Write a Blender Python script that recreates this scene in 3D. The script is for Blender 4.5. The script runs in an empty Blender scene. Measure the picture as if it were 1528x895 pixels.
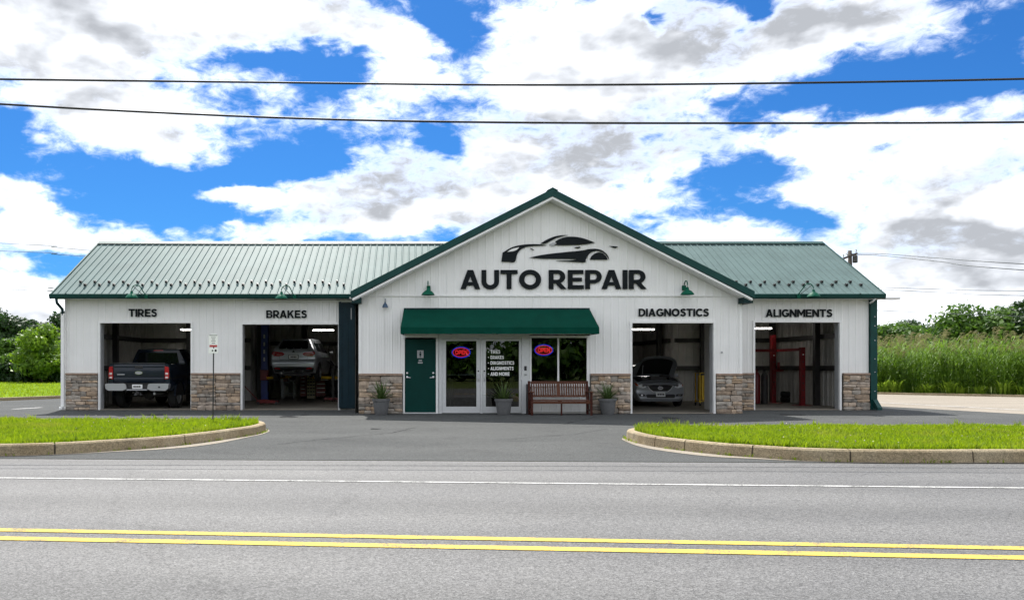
import bpy, bmesh, math, random
import numpy as np
from mathutils import Vector, Matrix
from mathutils.bvhtree import BVHTree
from mathutils.geometry import tessellate_polygon
random.seed(7); rng = np.random.default_rng(7)
R = math.radians
SC = bpy.context.scene
COL = SC.collection

# ---------------------------------------------------------------- camera
F, PX, PY, EYE = 1200.0, 620.0, 548.0, 1.35      # focal length and principal point of the 1528x895 photograph, eye height
cam = bpy.data.cameras.new('camera'); camo = bpy.data.objects.new('camera', cam); COL.objects.link(camo)
camo.location = (0, 0, EYE); camo.rotation_euler = (R(90), 0, 0)
cam.sensor_width = 36; cam.lens = 36 * F / 1528
cam.shift_x = (764 - PX) / 1528; cam.shift_y = (PY - 447.5) / 1528
cam.clip_start = .1; cam.clip_end = 4000
SC.camera = camo

# ---------------------------------------------------------------- light
SUN_EL, SUN_AZ = 55.0, -14.0      # azimuth from +Y (into the picture), negative = to the left
SKY_STRENGTH, SUN_STRENGTH, EXPOSURE = 0.15, 3.1, 1.42
sd = Vector((math.sin(R(SUN_AZ)) * math.cos(R(SUN_EL)), math.cos(R(SUN_AZ)) * math.cos(R(SUN_EL)), math.sin(R(SUN_EL))))
sun = bpy.data.lights.new('sun', 'SUN'); suno = bpy.data.objects.new('sun', sun); COL.objects.link(suno)
sun.energy = SUN_STRENGTH; sun.angle = R(.53); sun.color = (1, .96, .9)
suno.rotation_euler = sd.to_track_quat('Z', 'Y').to_euler(); suno.location = sd * 80
SC.view_settings.view_transform = 'Standard'; SC.view_settings.look = 'None'
SC.view_settings.exposure = EXPOSURE; SC.view_settings.gamma = 1
SC.render.engine = 'CYCLES'
SC.cycles.use_denoising = True; SC.cycles.use_adaptive_sampling = True; SC.cycles.adaptive_threshold = .015; SC.cycles.adaptive_min_samples = 16; SC.cycles.max_bounces = 5; SC.cycles.diffuse_bounces = 3; SC.cycles.glossy_bounces = 3; SC.cycles.transparent_max_bounces = 12
SC.cycles.sample_clamp_indirect = 6; SC.cycles.caustics_reflective = False; SC.cycles.caustics_refractive = False

class NT:
    """small helper round a node tree"""
    def __init__(s, nt): s.t = nt; s.n = nt.nodes; s.l = nt.links
    def new(s, ty, ins=None, **kw):
        nd = s.n.new(ty)
        for k, v in kw.items(): setattr(nd, k, v)
        for k, v in (ins or {}).items(): s.put(nd, k, v)
        return nd
    def put(s, nd, k, v):
        sock = nd.inputs[k]
        if isinstance(v, bpy.types.NodeSocket): s.l.new(v, sock)
        elif isinstance(v, bpy.types.Node): s.l.new(v.outputs[0], sock)
        else: sock.default_value = v
    def math(s, op, a, b=0.0, c=None, clamp=False):
        d = {0: a, 1: b}
        if c is not None: d[2] = c
        return s.new('ShaderNodeMath', d, operation=op, use_clamp=clamp).outputs[0]
    def vm(s, op, a, b=None):
        d = {0: a}
        if b is not None: d[1] = b
        nd = s.new('ShaderNodeVectorMath', d, operation=op)
        return nd.outputs['Value'] if op in ('DOT_PRODUCT', 'LENGTH') else nd.outputs[0]
    def ramp(s, fac, pts):
        nd = s.new('ShaderNodeValToRGB', {0: fac}); e = nd.color_ramp.elements
        while len(e) < len(pts): e.new(.5)
        for i, (p, c) in enumerate(pts):
            e[i].position = p; e[i].color = (c, c, c, 1) if isinstance(c, (int, float)) else (*c, 1)
        return nd.outputs[0]
    def mix(s, fac, a, b, blend='MIX'):
        nd = s.new('ShaderNodeMix', data_type='RGBA', blend_type=blend)
        s.put(nd, 0, fac)
        for i, v in ((6, a), (7, b)):
            s.put(nd, i, (*v, 1) if isinstance(v, tuple) and len(v) == 3 else v)
        return nd.outputs[2]
    def noise(s, vec, scale, detail=4, rough=.55, dist=0.0):
        return s.new('ShaderNodeTexNoise', {'Vector': vec, 'Scale': scale, 'Detail': detail, 'Roughness': rough, 'Distortion': dist})

# ---------------------------------------------------------------- sky with cumulus clouds (laid out by azimuth and elevation)
W = bpy.data.worlds.new('World'); SC.world = W; W.use_nodes = True
W.cycles.sampling_method = 'MANUAL'; W.cycles.sample_map_resolution = 512
w = NT(W.node_tree); w.n.clear()
sky = w.new('ShaderNodeTexSky', sky_type='NISHITA', sun_disc=False)
sky.sun_elevation = R(SUN_EL); sky.sun_rotation = R(SUN_AZ); sky.altitude = 50; sky.air_density = 1.0; sky.dust_density = .6; sky.ozone_density = 2.2
gen = w.new('ShaderNodeTexCoord').outputs['Generated']
sep = w.new('ShaderNodeSeparateXYZ', {0: gen})
az = w.math('ARCTAN2', sep.outputs[0], sep.outputs[1])
el = w.math('ARCSINE', sep.outputs[2])
ae = w.new('ShaderNodeCombineXYZ', {0: az, 1: el, 2: 0.0}).outputs[0]
def azel(px, py):
    x, z = (px - PX) / F, (PY - py) / F
    return math.atan2(x, 1), math.atan2(z, math.hypot(x, 1))
nz3 = w.vm('MULTIPLY', gen, (1, 1, 2.0))
warp = w.vm('SUBTRACT', w.noise(nz3, 5, 3, .55).outputs['Color'], (.5, .5, .5))
warp2 = w.vm('SUBTRACT', w.noise(nz3, 22, 3, .6).outputs['Color'], (.5, .5, .5))
aew = w.vm('ADD', ae, w.vm('ADD', w.vm('MULTIPLY', warp, (.16, .09, 0)), w.vm('MULTIPLY', warp2, (.035, .028, 0))))
aes = w.vm('ADD', ae, w.vm('ADD', w.vm('MULTIPLY', warp, (.42, .20, 0)), w.vm('MULTIPLY', warp2, (.08, .06, 0))))
def blobs(lst, vec):
    tot = None
    for cx, cy, rx, ry, wt in lst:
        a, e = azel(cx, cy); a1, _ = azel(cx + rx, cy); _, e1 = azel(cx, cy - ry)
        d = w.vm('MULTIPLY', w.vm('SUBTRACT', vec, (a, e, 0)), (1 / (a1 - a), 1 / (e1 - e), 0))
        g = w.math('MULTIPLY', w.math('EXPONENT', w.math('MULTIPLY', w.vm('DOT_PRODUCT', d, d), -1.0)), wt)
        tot = g if tot is None else w.math('ADD', tot, g)
    return tot
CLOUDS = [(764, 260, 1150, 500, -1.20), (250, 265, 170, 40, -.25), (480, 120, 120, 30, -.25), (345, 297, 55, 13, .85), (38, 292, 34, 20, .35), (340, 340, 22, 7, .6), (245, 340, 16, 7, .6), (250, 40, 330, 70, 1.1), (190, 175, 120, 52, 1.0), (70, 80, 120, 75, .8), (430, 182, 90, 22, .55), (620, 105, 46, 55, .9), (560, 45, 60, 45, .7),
          (860, 120, 170, 115, 1.2), (1000, 70, 200, 60, .8), (800, 255, 260, 60, 1.1), (560, 290, 110, 50, 1.0), (480, 340, 90, 28, .8), (690, 330, 130, 40, .7),
          (1240, 50, 150, 55, 1.0), (1225, 225, 60, 70, 1.0), (1400, 215, 120, 60, .95), (1170, 285, 70, 26, .6), (1420, 320, 180, 60, 1.1), (1400, 430, 260, 75, 1.2),
          (345, 297, 62, 17, 1.15), (38, 292, 38, 26, 1.1), (40, 345, 80, 26, .95), (60, 445, 160, 38, 1.1), (150, 365, 50, 12, .6), (1050, 352, 130, 24, .8), (980, 300, 70, 30, .5),
          (450, 92, 140, 20, -1.1), (690, 45, 36, 50, -1.0), (965, 36, 22, 18, -1.2), (1090, 28, 34, 32, -1.2), (1300, 140, 170, 26, -1.2), (150, 290, 120, 30, -1.0), (420, 250, 90, 24, -1.0), (300, 262, 120, 22, -.7), (230, 330, 110, 20, -.9), (400, 330, 60, 14, -.6),
          (1190, 325, 60, 20, -.8), (70, 395, 60, 22, -.9), (1480, 110, 60, 40, -.8), (10, 205, 34, 50, -1.0), (655, 215, 40, 24, -.9), (1090, 255, 60, 30, -.6), (1500, 30, 60, 40, -.6), (520, 130, 60, 14, -.6)]
SHADES = [(900, 188, 170, 50, 1.2), (1060, 178, 120, 36, .7), (600, 290, 125, 42, 1.0), (530, 270, 40, 26, .4), (1080, 45, 150, 55, .9), (1250, 25, 110, 36, .6), (110, 125, 110, 40, .4), (110, 30, 80, 35, .35), (1420, 350, 170, 34, .9),
          (1400, 395, 240, 36, .6), (1480, 235, 80, 26, .7), (545, 45, 45, 25, .4), (720, 310, 90, 30, .35)]
low = w.math('SUBTRACT', w.noise(nz3, 2.6, 3, .5).outputs[0], .5)
nzw = w.vm('ADD', nz3, w.vm('MULTIPLY', warp, (.05, .05, .05)))
def puff(vec):
    """rounded billows of three sizes plus ragged wisps"""
    vo = w.new('ShaderNodeTexVoronoi', {'Vector': vec, 'Scale': 11.0, 'Detail': 2.0, 'Roughness': .55, 'Lacunarity': 2.3}, feature='F1', normalize=True)
    fb = w.noise(vec, 8, 6, .6, .2).outputs[0]
    return w.math('ADD', w.math('MULTIPLY', w.math('SUBTRACT', .20, vo.outputs['Distance']), 2.4), w.math('MULTIPLY', w.math('SUBTRACT', fb, .5), 1.5))
p0 = puff(nzw)
p1 = puff(w.vm('ADD', nzw, (-.008, .0, .055)))      # the same billows looked up a little nearer the sun
fine = w.math('SUBTRACT', w.noise(nz3, 36, 5, .68, .4).outputs[0], .5)
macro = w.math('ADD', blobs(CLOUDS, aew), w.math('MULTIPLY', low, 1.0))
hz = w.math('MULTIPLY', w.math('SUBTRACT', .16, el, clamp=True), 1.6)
field = w.math('ADD', w.math('ADD', macro, p0), w.math('ADD', w.math('MULTIPLY', fine, 1.5), w.math('ADD', hz, 1.05)))  # constant adds unseen cloud outside the frame, to brighten the shaded facade
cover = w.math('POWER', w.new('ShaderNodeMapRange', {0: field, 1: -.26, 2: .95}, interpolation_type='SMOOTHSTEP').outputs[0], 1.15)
thick = w.new('ShaderNodeMapRange', {0: field, 1: .20, 2: 1.0}, interpolation_type='SMOOTHSTEP').outputs[0]
emb = w.math('MULTIPLY', w.math('SUBTRACT', p1, p0), .85)
shade = w.math('ADD', w.math('ADD', blobs(SHADES, aes), emb), w.math('ADD', w.math('MULTIPLY', w.math('SUBTRACT', w.noise(nz3, 6, 3, .55).outputs[0], .5), 1.3), w.math('MULTIPLY', fine, .25)))
shade = w.math('MULTIPLY', w.new('ShaderNodeMapRange', {0: shade, 1: -.42, 2: .74}).outputs[0], thick)
CW = 4.9
lum = w.math('MULTIPLY', w.math('POWER', .28, shade), CW)
cloud = w.new('ShaderNodeCombineColor', {0: w.math('MULTIPLY', lum, .97), 1: w.math('MULTIPLY', lum, w.math('ADD', 1.0, w.math('MULTIPLY', shade, .015))), 2: w.math('MULTIPLY', lum, w.math('ADD', 1.05, w.math('MULTIPLY', shade, .05)))}).outputs[0]
blue = w.mix(1.0, sky.outputs[0], (.05, .155, .29), 'MULTIPLY')
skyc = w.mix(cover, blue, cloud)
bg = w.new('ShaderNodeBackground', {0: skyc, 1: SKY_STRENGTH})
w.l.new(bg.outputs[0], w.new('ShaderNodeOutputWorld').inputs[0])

# ---------------------------------------------------------------- helpers
def G(px, py, z=0.0):
    """point of the horizontal plane z seen at a pixel of the photograph"""
    d = F * (EYE - z) / (py - PY)
    return ((px - PX) * d / F, d)
def P(px, py, d):
    """point at distance d seen at a pixel"""
    return ((px - PX) * d / F, d, EYE + (PY - py) * d / F)
WL = {}
def wloc(o): return WL.get(o.name, Vector((0, 0, 0)))
def tag(o, label=None, cat=None, group=None, kind=None):
    for k, v in (('label', label), ('category', cat), ('group', group), ('kind', kind)):
        if v: o[k] = v
    return o
def empty(name, loc, label=None, cat=None, group=None, parent=None):
    o = bpy.data.objects.new(name, None); COL.objects.link(o); o.empty_display_size = .2
    o.parent = parent
    o.location = Vector(loc) - (wloc(parent) if parent else Vector((0, 0, 0)))
    WL[o.name] = Vector(loc)
    return tag(o, label, cat, group)
class MB:
    """collects shapes; build() links them as ONE mesh object"""
    def __init__(s): s.v = []; s.f = []
    def add(s, vs, fs):
        k = len(s.v); s.v += [tuple(p) for p in vs]; s.f += [tuple(i + k for i in f) for f in fs]; return s
    def box(s, x0, x1, y0, y1, z0, z1, c=0.0):
        if x0 > x1: x0, x1 = x1, x0
        if c <= 0:
            return s.add([(x0, y0, z0), (x1, y0, z0), (x1, y1, z0), (x0, y1, z0), (x0, y0, z1), (x1, y0, z1), (x1, y1, z1), (x0, y1, z1)],
                         [(0, 3, 2, 1), (4, 5, 6, 7), (0, 1, 5, 4), (1, 2, 6, 5), (2, 3, 7, 6), (3, 0, 4, 7)])
        bm = bmesh.new(); bmesh.ops.create_cube(bm, size=1)
        for v in bm.verts: v.co = ((x0 + x1) / 2 + v.co.x * (x1 - x0), (y0 + y1) / 2 + v.co.y * (y1 - y0), (z0 + z1) / 2 + v.co.z * (z1 - z0))
        bmesh.ops.bevel(bm, geom=bm.edges[:], offset=min(c, .45 * min(x1 - x0, y1 - y0, z1 - z0)), segments=2, affect='EDGES', profile=.5)
        bm.verts.index_update()
        s.add([v.co[:] for v in bm.verts], [[v.index for v in f.verts] for f in bm.faces]); bm.free(); return s
    def tube(s, pts, r, n=8, cap=True, r1=None):
        pts = [Vector(p) for p in pts]; m = len(pts); rings = []
        ref = Vector((0, 0, 1)) if abs((pts[-1] - pts[0]).normalized().z) < .9 else Vector((1, 0, 0))
        for i, p in enumerate(pts):
            t = (pts[min(i + 1, m - 1)] - pts[max(i - 1, 0)]).normalized()
            u = t.cross(ref)
            if u.length < 1e-4: u = t.cross(Vector((0, 1, 0)))
            u.normalize(); q = t.cross(u)
            rr = r[i] if isinstance(r, (list, tuple)) else (r if r1 is None else r + (r1 - r) * i / (m - 1))
            rings.append([p + (u * math.cos(a) + q * math.sin(a)) * rr for a in (2 * math.pi * k / n for k in range(n))])
        vs = [v for rg in rings for v in rg]
        fs = [(i * n + k, i * n + (k + 1) % n, (i + 1) * n + (k + 1) % n, (i + 1) * n + k) for i in range(m - 1) for k in range(n)]
        if cap: fs += [tuple(range(n)), tuple(range((m - 1) * n, m * n))[::-1]]
        return s.add(vs, fs)
    def lathe(s, prof, c=(0, 0, 0), n=20, axis='z'):
        vs = []
        for r, h in prof:
            for k in range(n):
                a = 2 * math.pi * k / n; x, y = r * math.cos(a), r * math.sin(a)
                q = (x, y, h) if axis == 'z' else (h, x, y) if axis == 'x' else (x, h, y)
                vs.append((c[0] + q[0], c[1] + q[1], c[2] + q[2]))
        m = len(prof)
        fs = [(i * n + k, i * n + (k + 1) % n, (i + 1) * n + (k + 1) % n, (i + 1) * n + k) for i in range(m - 1) for k in range(n)]
        return s.add(vs, fs)
    def prism(s, poly, a, b, axis='y'):
        """polygon extruded from a to b; axis y: poly is (x,z); axis z: (x,y); axis x: (y,z)"""
        mk = {'y': lambda p, t: (p[0], t, p[1]), 'z': lambda p, t: (p[0], p[1], t), 'x': lambda p, t: (t, p[0], p[1])}[axis]
        n = len(poly); tri = tessellate_polygon([[Vector((p[0], p[1], 0)) for p in poly]])
        vs = [mk(p, a) for p in poly] + [mk(p, b) for p in poly]
        fs = [tuple(t) for t in tri] + [tuple(i + n for i in t[::-1]) for t in tri] + [(i, (i + 1) % n, n + (i + 1) % n, n + i) for i in range(n)]
        return s.add(vs, fs)
    def bar(s, p, q, wd, th=None):
        """square bar from p to q"""
        p, q = Vector(p), Vector(q); th = th or wd; t = (q - p).normalized()
        ref = Vector((0, 0, 1)) if abs(t.z) < .9 else Vector((0, 1, 0))
        u = t.cross(ref).normalized() * wd / 2; k = u.cross(t).normalized() * th / 2
        return s.add([p - u - k, p + u - k, p + u + k, p - u + k, q - u - k, q + u - k, q + u + k, q - u + k],
                     [(0, 3, 2, 1), (4, 5, 6, 7), (0, 1, 5, 4), (1, 2, 6, 5), (2, 3, 7, 6), (3, 0, 4, 7)])
    def build(s, name, mat, parent=None, smooth=False, label=None, cat=None, group=None, kind=None, angle=None):
        a = np.array(s.v, float); c = (a.min(0) + a.max(0)) / 2; c[2] = a[:, 2].min()
        me = bpy.data.meshes.new(name); me.from_pydata((a - c).tolist(), [], s.f); me.materials.append(mat)
        bm = bmesh.new(); bm.from_mesh(me); bmesh.ops.recalc_face_normals(bm, faces=bm.faces[:]); bm.to_mesh(me); bm.free()
        if smooth:
            me.shade_smooth()
            if angle: me.set_sharp_from_angle(angle=R(angle))
        o = bpy.data.objects.new(name, me); COL.objects.link(o)
        o.parent = parent; o.location = Vector(c) - (wloc(parent) if parent else Vector((0, 0, 0)))
        WL[o.name] = Vector(c)
        return tag(o, label, cat, group, kind)
def rawmesh(name, verts, faces_quads, mat, kind=None, label=None, cat=None, smooth=False, parent=None, attr=None):
    """big numpy mesh: verts (n,3); faces (m,k)"""
    me = bpy.data.meshes.new(name); n, (m, k) = len(verts), faces_quads.shape
    me.vertices.add(n); me.vertices.foreach_set('co', verts.astype(np.float32).ravel())
    me.loops.add(m * k); me.loops.foreach_set('vertex_index', faces_quads.astype(np.int32).ravel())
    me.polygons.add(m); me.polygons.foreach_set('loop_start', np.arange(0, m * k, k, dtype=np.int32))
    me.update(calc_edges=True); me.validate(); me.materials.append(mat)
    if attr is not None:
        at = me.attributes.new('tone', 'FLOAT', 'POINT'); at.data.foreach_set('value', attr.astype(np.float32))
    if smooth: me.shade_smooth()
    o = bpy.data.objects.new(name, me); COL.objects.link(o); o.parent = parent
    if parent: o.location = -wloc(parent)
    WL[o.name] = Vector((0, 0, 0))
    return tag(o, label, cat, None, kind)
def copy_tree(o, parent=None):
    c = o.copy(); COL.objects.link(c)
    if parent: c.parent = parent
    for ch in list(o.children): copy_tree(ch, c)
    return c

# ---------------------------------------------------------------- materials
MATS = {}
def mat(name, col, rough=.6, metal=0.0, var=0.0, vs=6.0, bump=0.0, bs=60.0, spec=.5, rnd=0.0, coat=0.0, emit=None, streak=0.0, speck=0.0, vcol=None, hue_rnd=0.0):
    m = bpy.data.materials.new(name); m.use_nodes = True; t = NT(m.node_tree)
    b = t.n['Principled BSDF']; b.inputs['Roughness'].default_value = rough; b.inputs['Metallic'].default_value = metal
    b.inputs['Specular IOR Level'].default_value = spec; b.inputs['Coat Weight'].default_value = coat
    c = (*col, 1); out = None; pos = t.new('ShaderNodeNewGeometry').outputs['Position']
    if var:
        nz = t.noise(pos, vs, 6, .6).outputs[0]
        out = t.mix(t.ramp(nz, [(.3, 0.0), (.7, 1.0)]), tuple(x * (1 - var) for x in col), tuple(min(1, x * (1 + var)) for x in col) if vcol is None else vcol)
    if speck:
        nz = t.noise(pos, bs, 3, .7).outputs[0]
        out = t.mix(1.0, out if out is not None else c, t.ramp(nz, [(.32, 1 - speck), (.68, 1 + speck * .0)]), 'MULTIPLY')
    if streak:
        nz = t.noise(t.vm('MULTIPLY', pos, (9, 9, .5)), 1.0, 5, .65).outputs[0]
        out = t.mix(t.ramp(nz, [(.45, 0.0), (.8, streak)]), out if out is not None else c, (.30, .27, .22))
    if rnd or hue_rnd:
        oi = t.new('ShaderNodeObjectInfo').outputs['Random']
        hs = t.new('ShaderNodeHueSaturation', {'Color': out if out is not None else c, 'Value': t.new('ShaderNodeMapRange', {0: oi, 3: 1 - rnd, 4: 1 + rnd}).outputs[0]})
        if hue_rnd:
            wn = t.new('ShaderNodeTexWhiteNoise', noise_dimensions='1D'); t.put(wn, 'W', oi)
            t.put(hs, 'Saturation', t.new('ShaderNodeMapRange', {0: wn.outputs[0], 3: 1 - hue_rnd, 4: 1 + hue_rnd}).outputs[0])
        out = hs.outputs[0]
    if out is None: b.inputs['Base Color'].default_value = c
    else: t.l.new(out, b.inputs['Base Color'])
    if bump:
        nz = t.noise(pos, bs, 6, .65).outputs[0]
        t.l.new(t.new('ShaderNodeBump', {'Strength': bump, 'Distance': .01, 'Height': nz}).outputs[0], b.inputs['Normal'])
    if emit:
        b.inputs['Emission Color'].default_value = (*emit[0], 1); b.inputs['Emission Strength'].default_value = emit[1]
    MATS[name] = m; return m
def leafmat(name, c0, c1, trans=.35, rough=.5, vs=1.2, dry=0.0):
    m = bpy.data.materials.new(name); m.use_nodes = True; t = NT(m.node_tree); b = t.n['Principled BSDF']; out = t.n['Material Output']
    pos = t.new('ShaderNodeNewGeometry').outputs['Position']
    tone = t.new('ShaderNodeAttribute', attribute_name='tone').outputs['Fac']
    nz = t.noise(pos, vs, 4, .6).outputs[0]
    fac = t.math('ADD', t.math('MULTIPLY', t.math('SUBTRACT', nz, .5), 1.4), tone, clamp=True)
    c = t.mix(fac, c0, c1)
    if dry: c = t.mix(t.ramp(t.noise(pos, .9, 5, .65).outputs[0], [(.52, 0.0), (.72, dry)]), c, (.30, .25, .07))
    t.l.new(c, b.inputs['Base Color']); b.inputs['Roughness'].default_value = rough; b.inputs['Specular IOR Level'].default_value = .3
    tr = t.new('ShaderNodeBsdfTranslucent', {0: t.mix(.35, c, tuple(min(1, x * 1.6) for x in c1))})
    t.l.new(t.new('ShaderNodeMixShader', {0: trans, 1: b.outputs[0], 2: tr.outputs[0]}).outputs[0], out.inputs[0])
    MATS[name] = m; return m
def glassmat(name, tint, ior=1.5, rough=.0):
    m = bpy.data.materials.new(name); m.use_nodes = True; t = NT(m.node_tree); t.n.remove(t.n['Principled BSDF'])
    fr = t.new('ShaderNodeFresnel', {'IOR': ior}).outputs[0]
    tr = t.new('ShaderNodeBsdfTransparent', {0: (*tint, 1)}); gl = t.new('ShaderNodeBsdfGlossy', {'Roughness': rough, 0: (1, 1, 1, 1)})
    t.l.new(t.new('ShaderNodeMixShader', {0: fr, 1: tr.outputs[0], 2: gl.outputs[0]}).outputs[0], t.n['Material Output'].inputs[0])
    MATS[name] = m; return m
def groundmat(name, c0, c1, grain=.5, gs=180.0, bump=.5, patch=.7, rough=.9, stain=None, spec=.25, tracks=False):
    """asphalt or concrete: soft patches, aggregate grain of two sizes, fine relief"""
    m = bpy.data.materials.new(name); m.use_nodes = True; t = NT(m.node_tree); b = t.n['Principled BSDF']
    pos = t.new('ShaderNodeNewGeometry').outputs['Position']
    big = t.noise(t.vm('MULTIPLY', pos, (.5, 1.3, 1)), patch, 6, .6).outputs[0]
    c = t.mix(t.ramp(big, [(.3, 0.0), (.7, 1.0)]), c0, c1)
    vo = t.new('ShaderNodeTexVoronoi', {'Vector': pos, 'Scale': gs}, feature='F1')
    g1 = t.ramp(t.new('ShaderNodeSeparateColor', {0: vo.outputs['Color']}).outputs[0], [(0.0, 1 - grain), (.55, 1.0), (1.0, 1 + grain)])
    c = t.mix(1.0, c, g1, 'MULTIPLY')
    g2 = t.ramp(t.noise(pos, gs * .22, 5, .7).outputs[0], [(.3, 1 - grain * .45), (.7, 1 + grain * .4)])
    c = t.mix(1.0, c, g2, 'MULTIPLY')
    if tracks:
        sp = t.new('ShaderNodeSeparateXYZ', {0: pos}); along = t.math('ADD', sp.outputs[1], t.math('MULTIPLY', sp.outputs[0], .08))
        wob = t.math('ADD', along, t.math('MULTIPLY', t.math('SUBTRACT', t.noise(pos, .35, 3).outputs[0], .5), .5))
        wv = t.math('SINE', t.math('MULTIPLY', wob, 2 * math.pi / 1.65))
        c = t.mix(1.0, c, t.ramp(t.math('ADD', t.math('MULTIPLY', wv, .5), .5), [(0.0, .86), (1.0, 1.08)]), 'MULTIPLY')
        oil = t.ramp(t.noise(t.vm('MULTIPLY', pos, (.35, 1.2, 1)), 1.1, 7, .65).outputs[0], [(.56, 1.0), (.78, .86)])
        c = t.mix(1.0, c, oil, 'MULTIPLY')
        vc = t.new('ShaderNodeTexVoronoi', {'Vector': t.vm('ADD', pos, t.vm('MULTIPLY', t.noise(pos, 1.4, 5, .7).outputs['Color'], (.9, .9, 0))), 'Scale': .22}, feature='DISTANCE_TO_EDGE')
        ck = t.ramp(vc.outputs[0], [(0.0, .80), (.0025, .84), (.005, 1.0)])
        c = t.mix(1.0, c, ck, 'MULTIPLY')
    if stain:
        c = t.mix(t.ramp(t.noise(pos, .9, 8, .7, .6).outputs[0], [(.55, 0.0), (.72, stain[1])]), c, stain[0])
    t.l.new(c, b.inputs['Base Color']); b.inputs['Roughness'].default_value = rough; b.inputs['Specular IOR Level'].default_value = spec
    h = t.math('ADD', vo.outputs['Distance'], t.noise(pos, gs * .3, 4, .7).outputs[0])
    t.l.new(t.new('ShaderNodeBump', {'Strength': bump, 'Distance': .006, 'Height': h}).outputs[0], b.inputs['Normal'])
    MATS[name] = m; return m
groundmat('road_asphalt', (.088, .088, .089), (.118, .117, .115), .55, 95, .7, .5, rough=.72, spec=.38, tracks=True)
groundmat('drive_asphalt', (.055, .058, .058), (.078, .081, .080), 0.45, 110, .5, .45, spec=.14, stain=((.028, .028, .03), .55))
groundmat('oil_stain', (.030, .031, .032), (.046, .047, .047), .4, 110, .4, 2.0, rough=.95, spec=.03)
groundmat('pale_concrete', (.20, .175, .14), (.26, .23, .19), .2, 60, .25, .5, stain=((.2, .17, .14), .5))
groundmat('kerb_concrete', (.24, .185, .11), (.33, .275, .185), .3, 70, .4, 2.2, stain=((.09, .075, .055), .7))
groundmat('floor_concrete', (.17, .155, .13), (.24, .22, .185), .2, 60, .2, .8, rough=.55, stain=((.06, .055, .05), .8))
groundmat('soil', (.05, .075, .02), (.09, .11, .03), .5, 30, .8, 1.0, spec=.05)
groundmat('lawn_turf', (.09, .16, .004), (.15, .22, .008), .4, 25, .8, .25, stain=((.16, .19, .03), .5), spec=.04)
def paintmat(name, col, worn, thr):
    """road paint worn through to the asphalt in flecks"""
    m = mat(name, col, .8, spec=.3); t = NT(m.node_tree); b = t.n['Principled BSDF']; pos = t.new('ShaderNodeNewGeometry').outputs['Position']
    fl = t.math('ADD', t.math('MULTIPLY', t.noise(pos, 60, 4, .75).outputs[0], .6), t.math('MULTIPLY', t.noise(pos, 5, 4, .6).outputs[0], .4))
    c = t.mix(t.ramp(fl, [(thr, 1.0), (thr + .06, 0.0)]), col, worn)
    c = t.mix(1.0, c, t.ramp(t.noise(pos, 1.5, 5, .6).outputs[0], [(.3, .82), (.7, 1.05)]), 'MULTIPLY')
    t.l.new(c, b.inputs['Base Color']); t.l.new(t.new('ShaderNodeBump', {'Strength': .5, 'Distance': .006, 'Height': t.noise(pos, 60, 4, .7).outputs[0]}).outputs[0], b.inputs['Normal'])
paintmat('yellow_paint', (.56, .40, .065), (.20, .17, .09), .43)
paintmat('white_paint', (.52, .52, .51), (.17, .17, .165), .45)
mat('white_siding', (.80, .795, .785), .42, var=.035, vs=1.5, streak=.08, spec=.3)
mat('white_trim', (.80, .80, .79), .45, var=.04, vs=8)
mat('aluminium', (.60, .61, .62), .38, metal=.25, var=.05, vs=12)
mat('jamb_grey', (.30, .31, .32), .6, var=.1, vs=5)
mat('roof_metal', (.092, .138, .136), .6, var=.12, vs=1.1, spec=.08, bump=.05, bs=9)
mat('green_trim', (.003, .045, .040), .5, var=.15, vs=3, spec=.25)
mat('green_dark', (.004, .025, .026), .6, var=.2, vs=4, spec=.2)
mat('green_canvas', (.0015, .046, .031), .9, var=.12, vs=3, bump=.25, bs=260, spec=.08)
mat('green_door', (.002, .038, .032), .5, var=.10, vs=3, bump=.05, bs=30, spec=.12)
mat('green_lamp', (.003, .085, .05), .55, var=.08, vs=20, spec=.12)
mat('blue_lamp', (.03, .07, .13), .4)
mat('dark_teal_panel', (.004, .020, .030), .5, var=.2, vs=2.5, spec=.2)
mat('stone', (.35, .275, .21), .9, var=.34, vs=9, bump=1.0, bs=38, rnd=.30, hue_rnd=.28, spec=.2)
mat('stone_grey', (.29, .26, .225), .9, var=.3, vs=9, bump=1.0, bs=38, rnd=.35, spec=.2)
mat('crack_fill', (.018, .018, .019), .95, spec=.02)
mat('clover', (.42, .42, .30), .8)
mat('mortar', (.10, .085, .07), .95, var=.2, vs=20, bump=.6, bs=60)
mat('stone_cap', (.28, .20, .15), .9, var=.25, vs=8, bump=.7, bs=40)
mat('sign_black', (.006, .009, .011), .6, spec=.15, var=.15, vs=6)
mat('sign_grey', (.35, .36, .37), .5)
mat('black_metal', (.015, .015, .016), .5, var=.2, vs=20)
mat('dark_steel', (.035, .033, .032), .55, var=.25, vs=4)
mat('grey_steel', (.35, .36, .37), .4, metal=.6)
mat('chrome', (.75, .76, .78), .12, metal=1.0)
mat('satin_chrome', (.62, .63, .65), .3, metal=.9)
mat('bumper_chrome', (.42, .43, .45), .32, metal=.55)
mat('liner', (.50, .49, .46), .6, var=.12, vs=2)
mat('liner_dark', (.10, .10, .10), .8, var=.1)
mat('wood_brown', (.09, .036, .021), .55, spec=.15, var=.3, vs=14, bump=.3, bs=50, rnd=.2)
mat('wood_dark', (.05, .013, .008), .55, spec=.15, var=.3, vs=14)
mat('pot_grey', (.12, .122, .125), .75, var=.15, vs=12, bump=.15, bs=80)
mat('vinyl_white', (.9, .9, .9), .6)
mat('paper_white', (.88, .88, .87), .6, var=.06, vs=30)
mat('sign_red', (.45, .06, .06), .6)
mat('neon_red', (.8, .05, .05), .4, emit=((1.0, .03, .035), 1.2))
mat('neon_blue', (.05, .1, .8), .4, emit=((.03, .06, 1.0), .65))
mat('tube_light', (.9, .9, .9), .4, emit=((1.0, .96, .9), 8.0))
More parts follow.
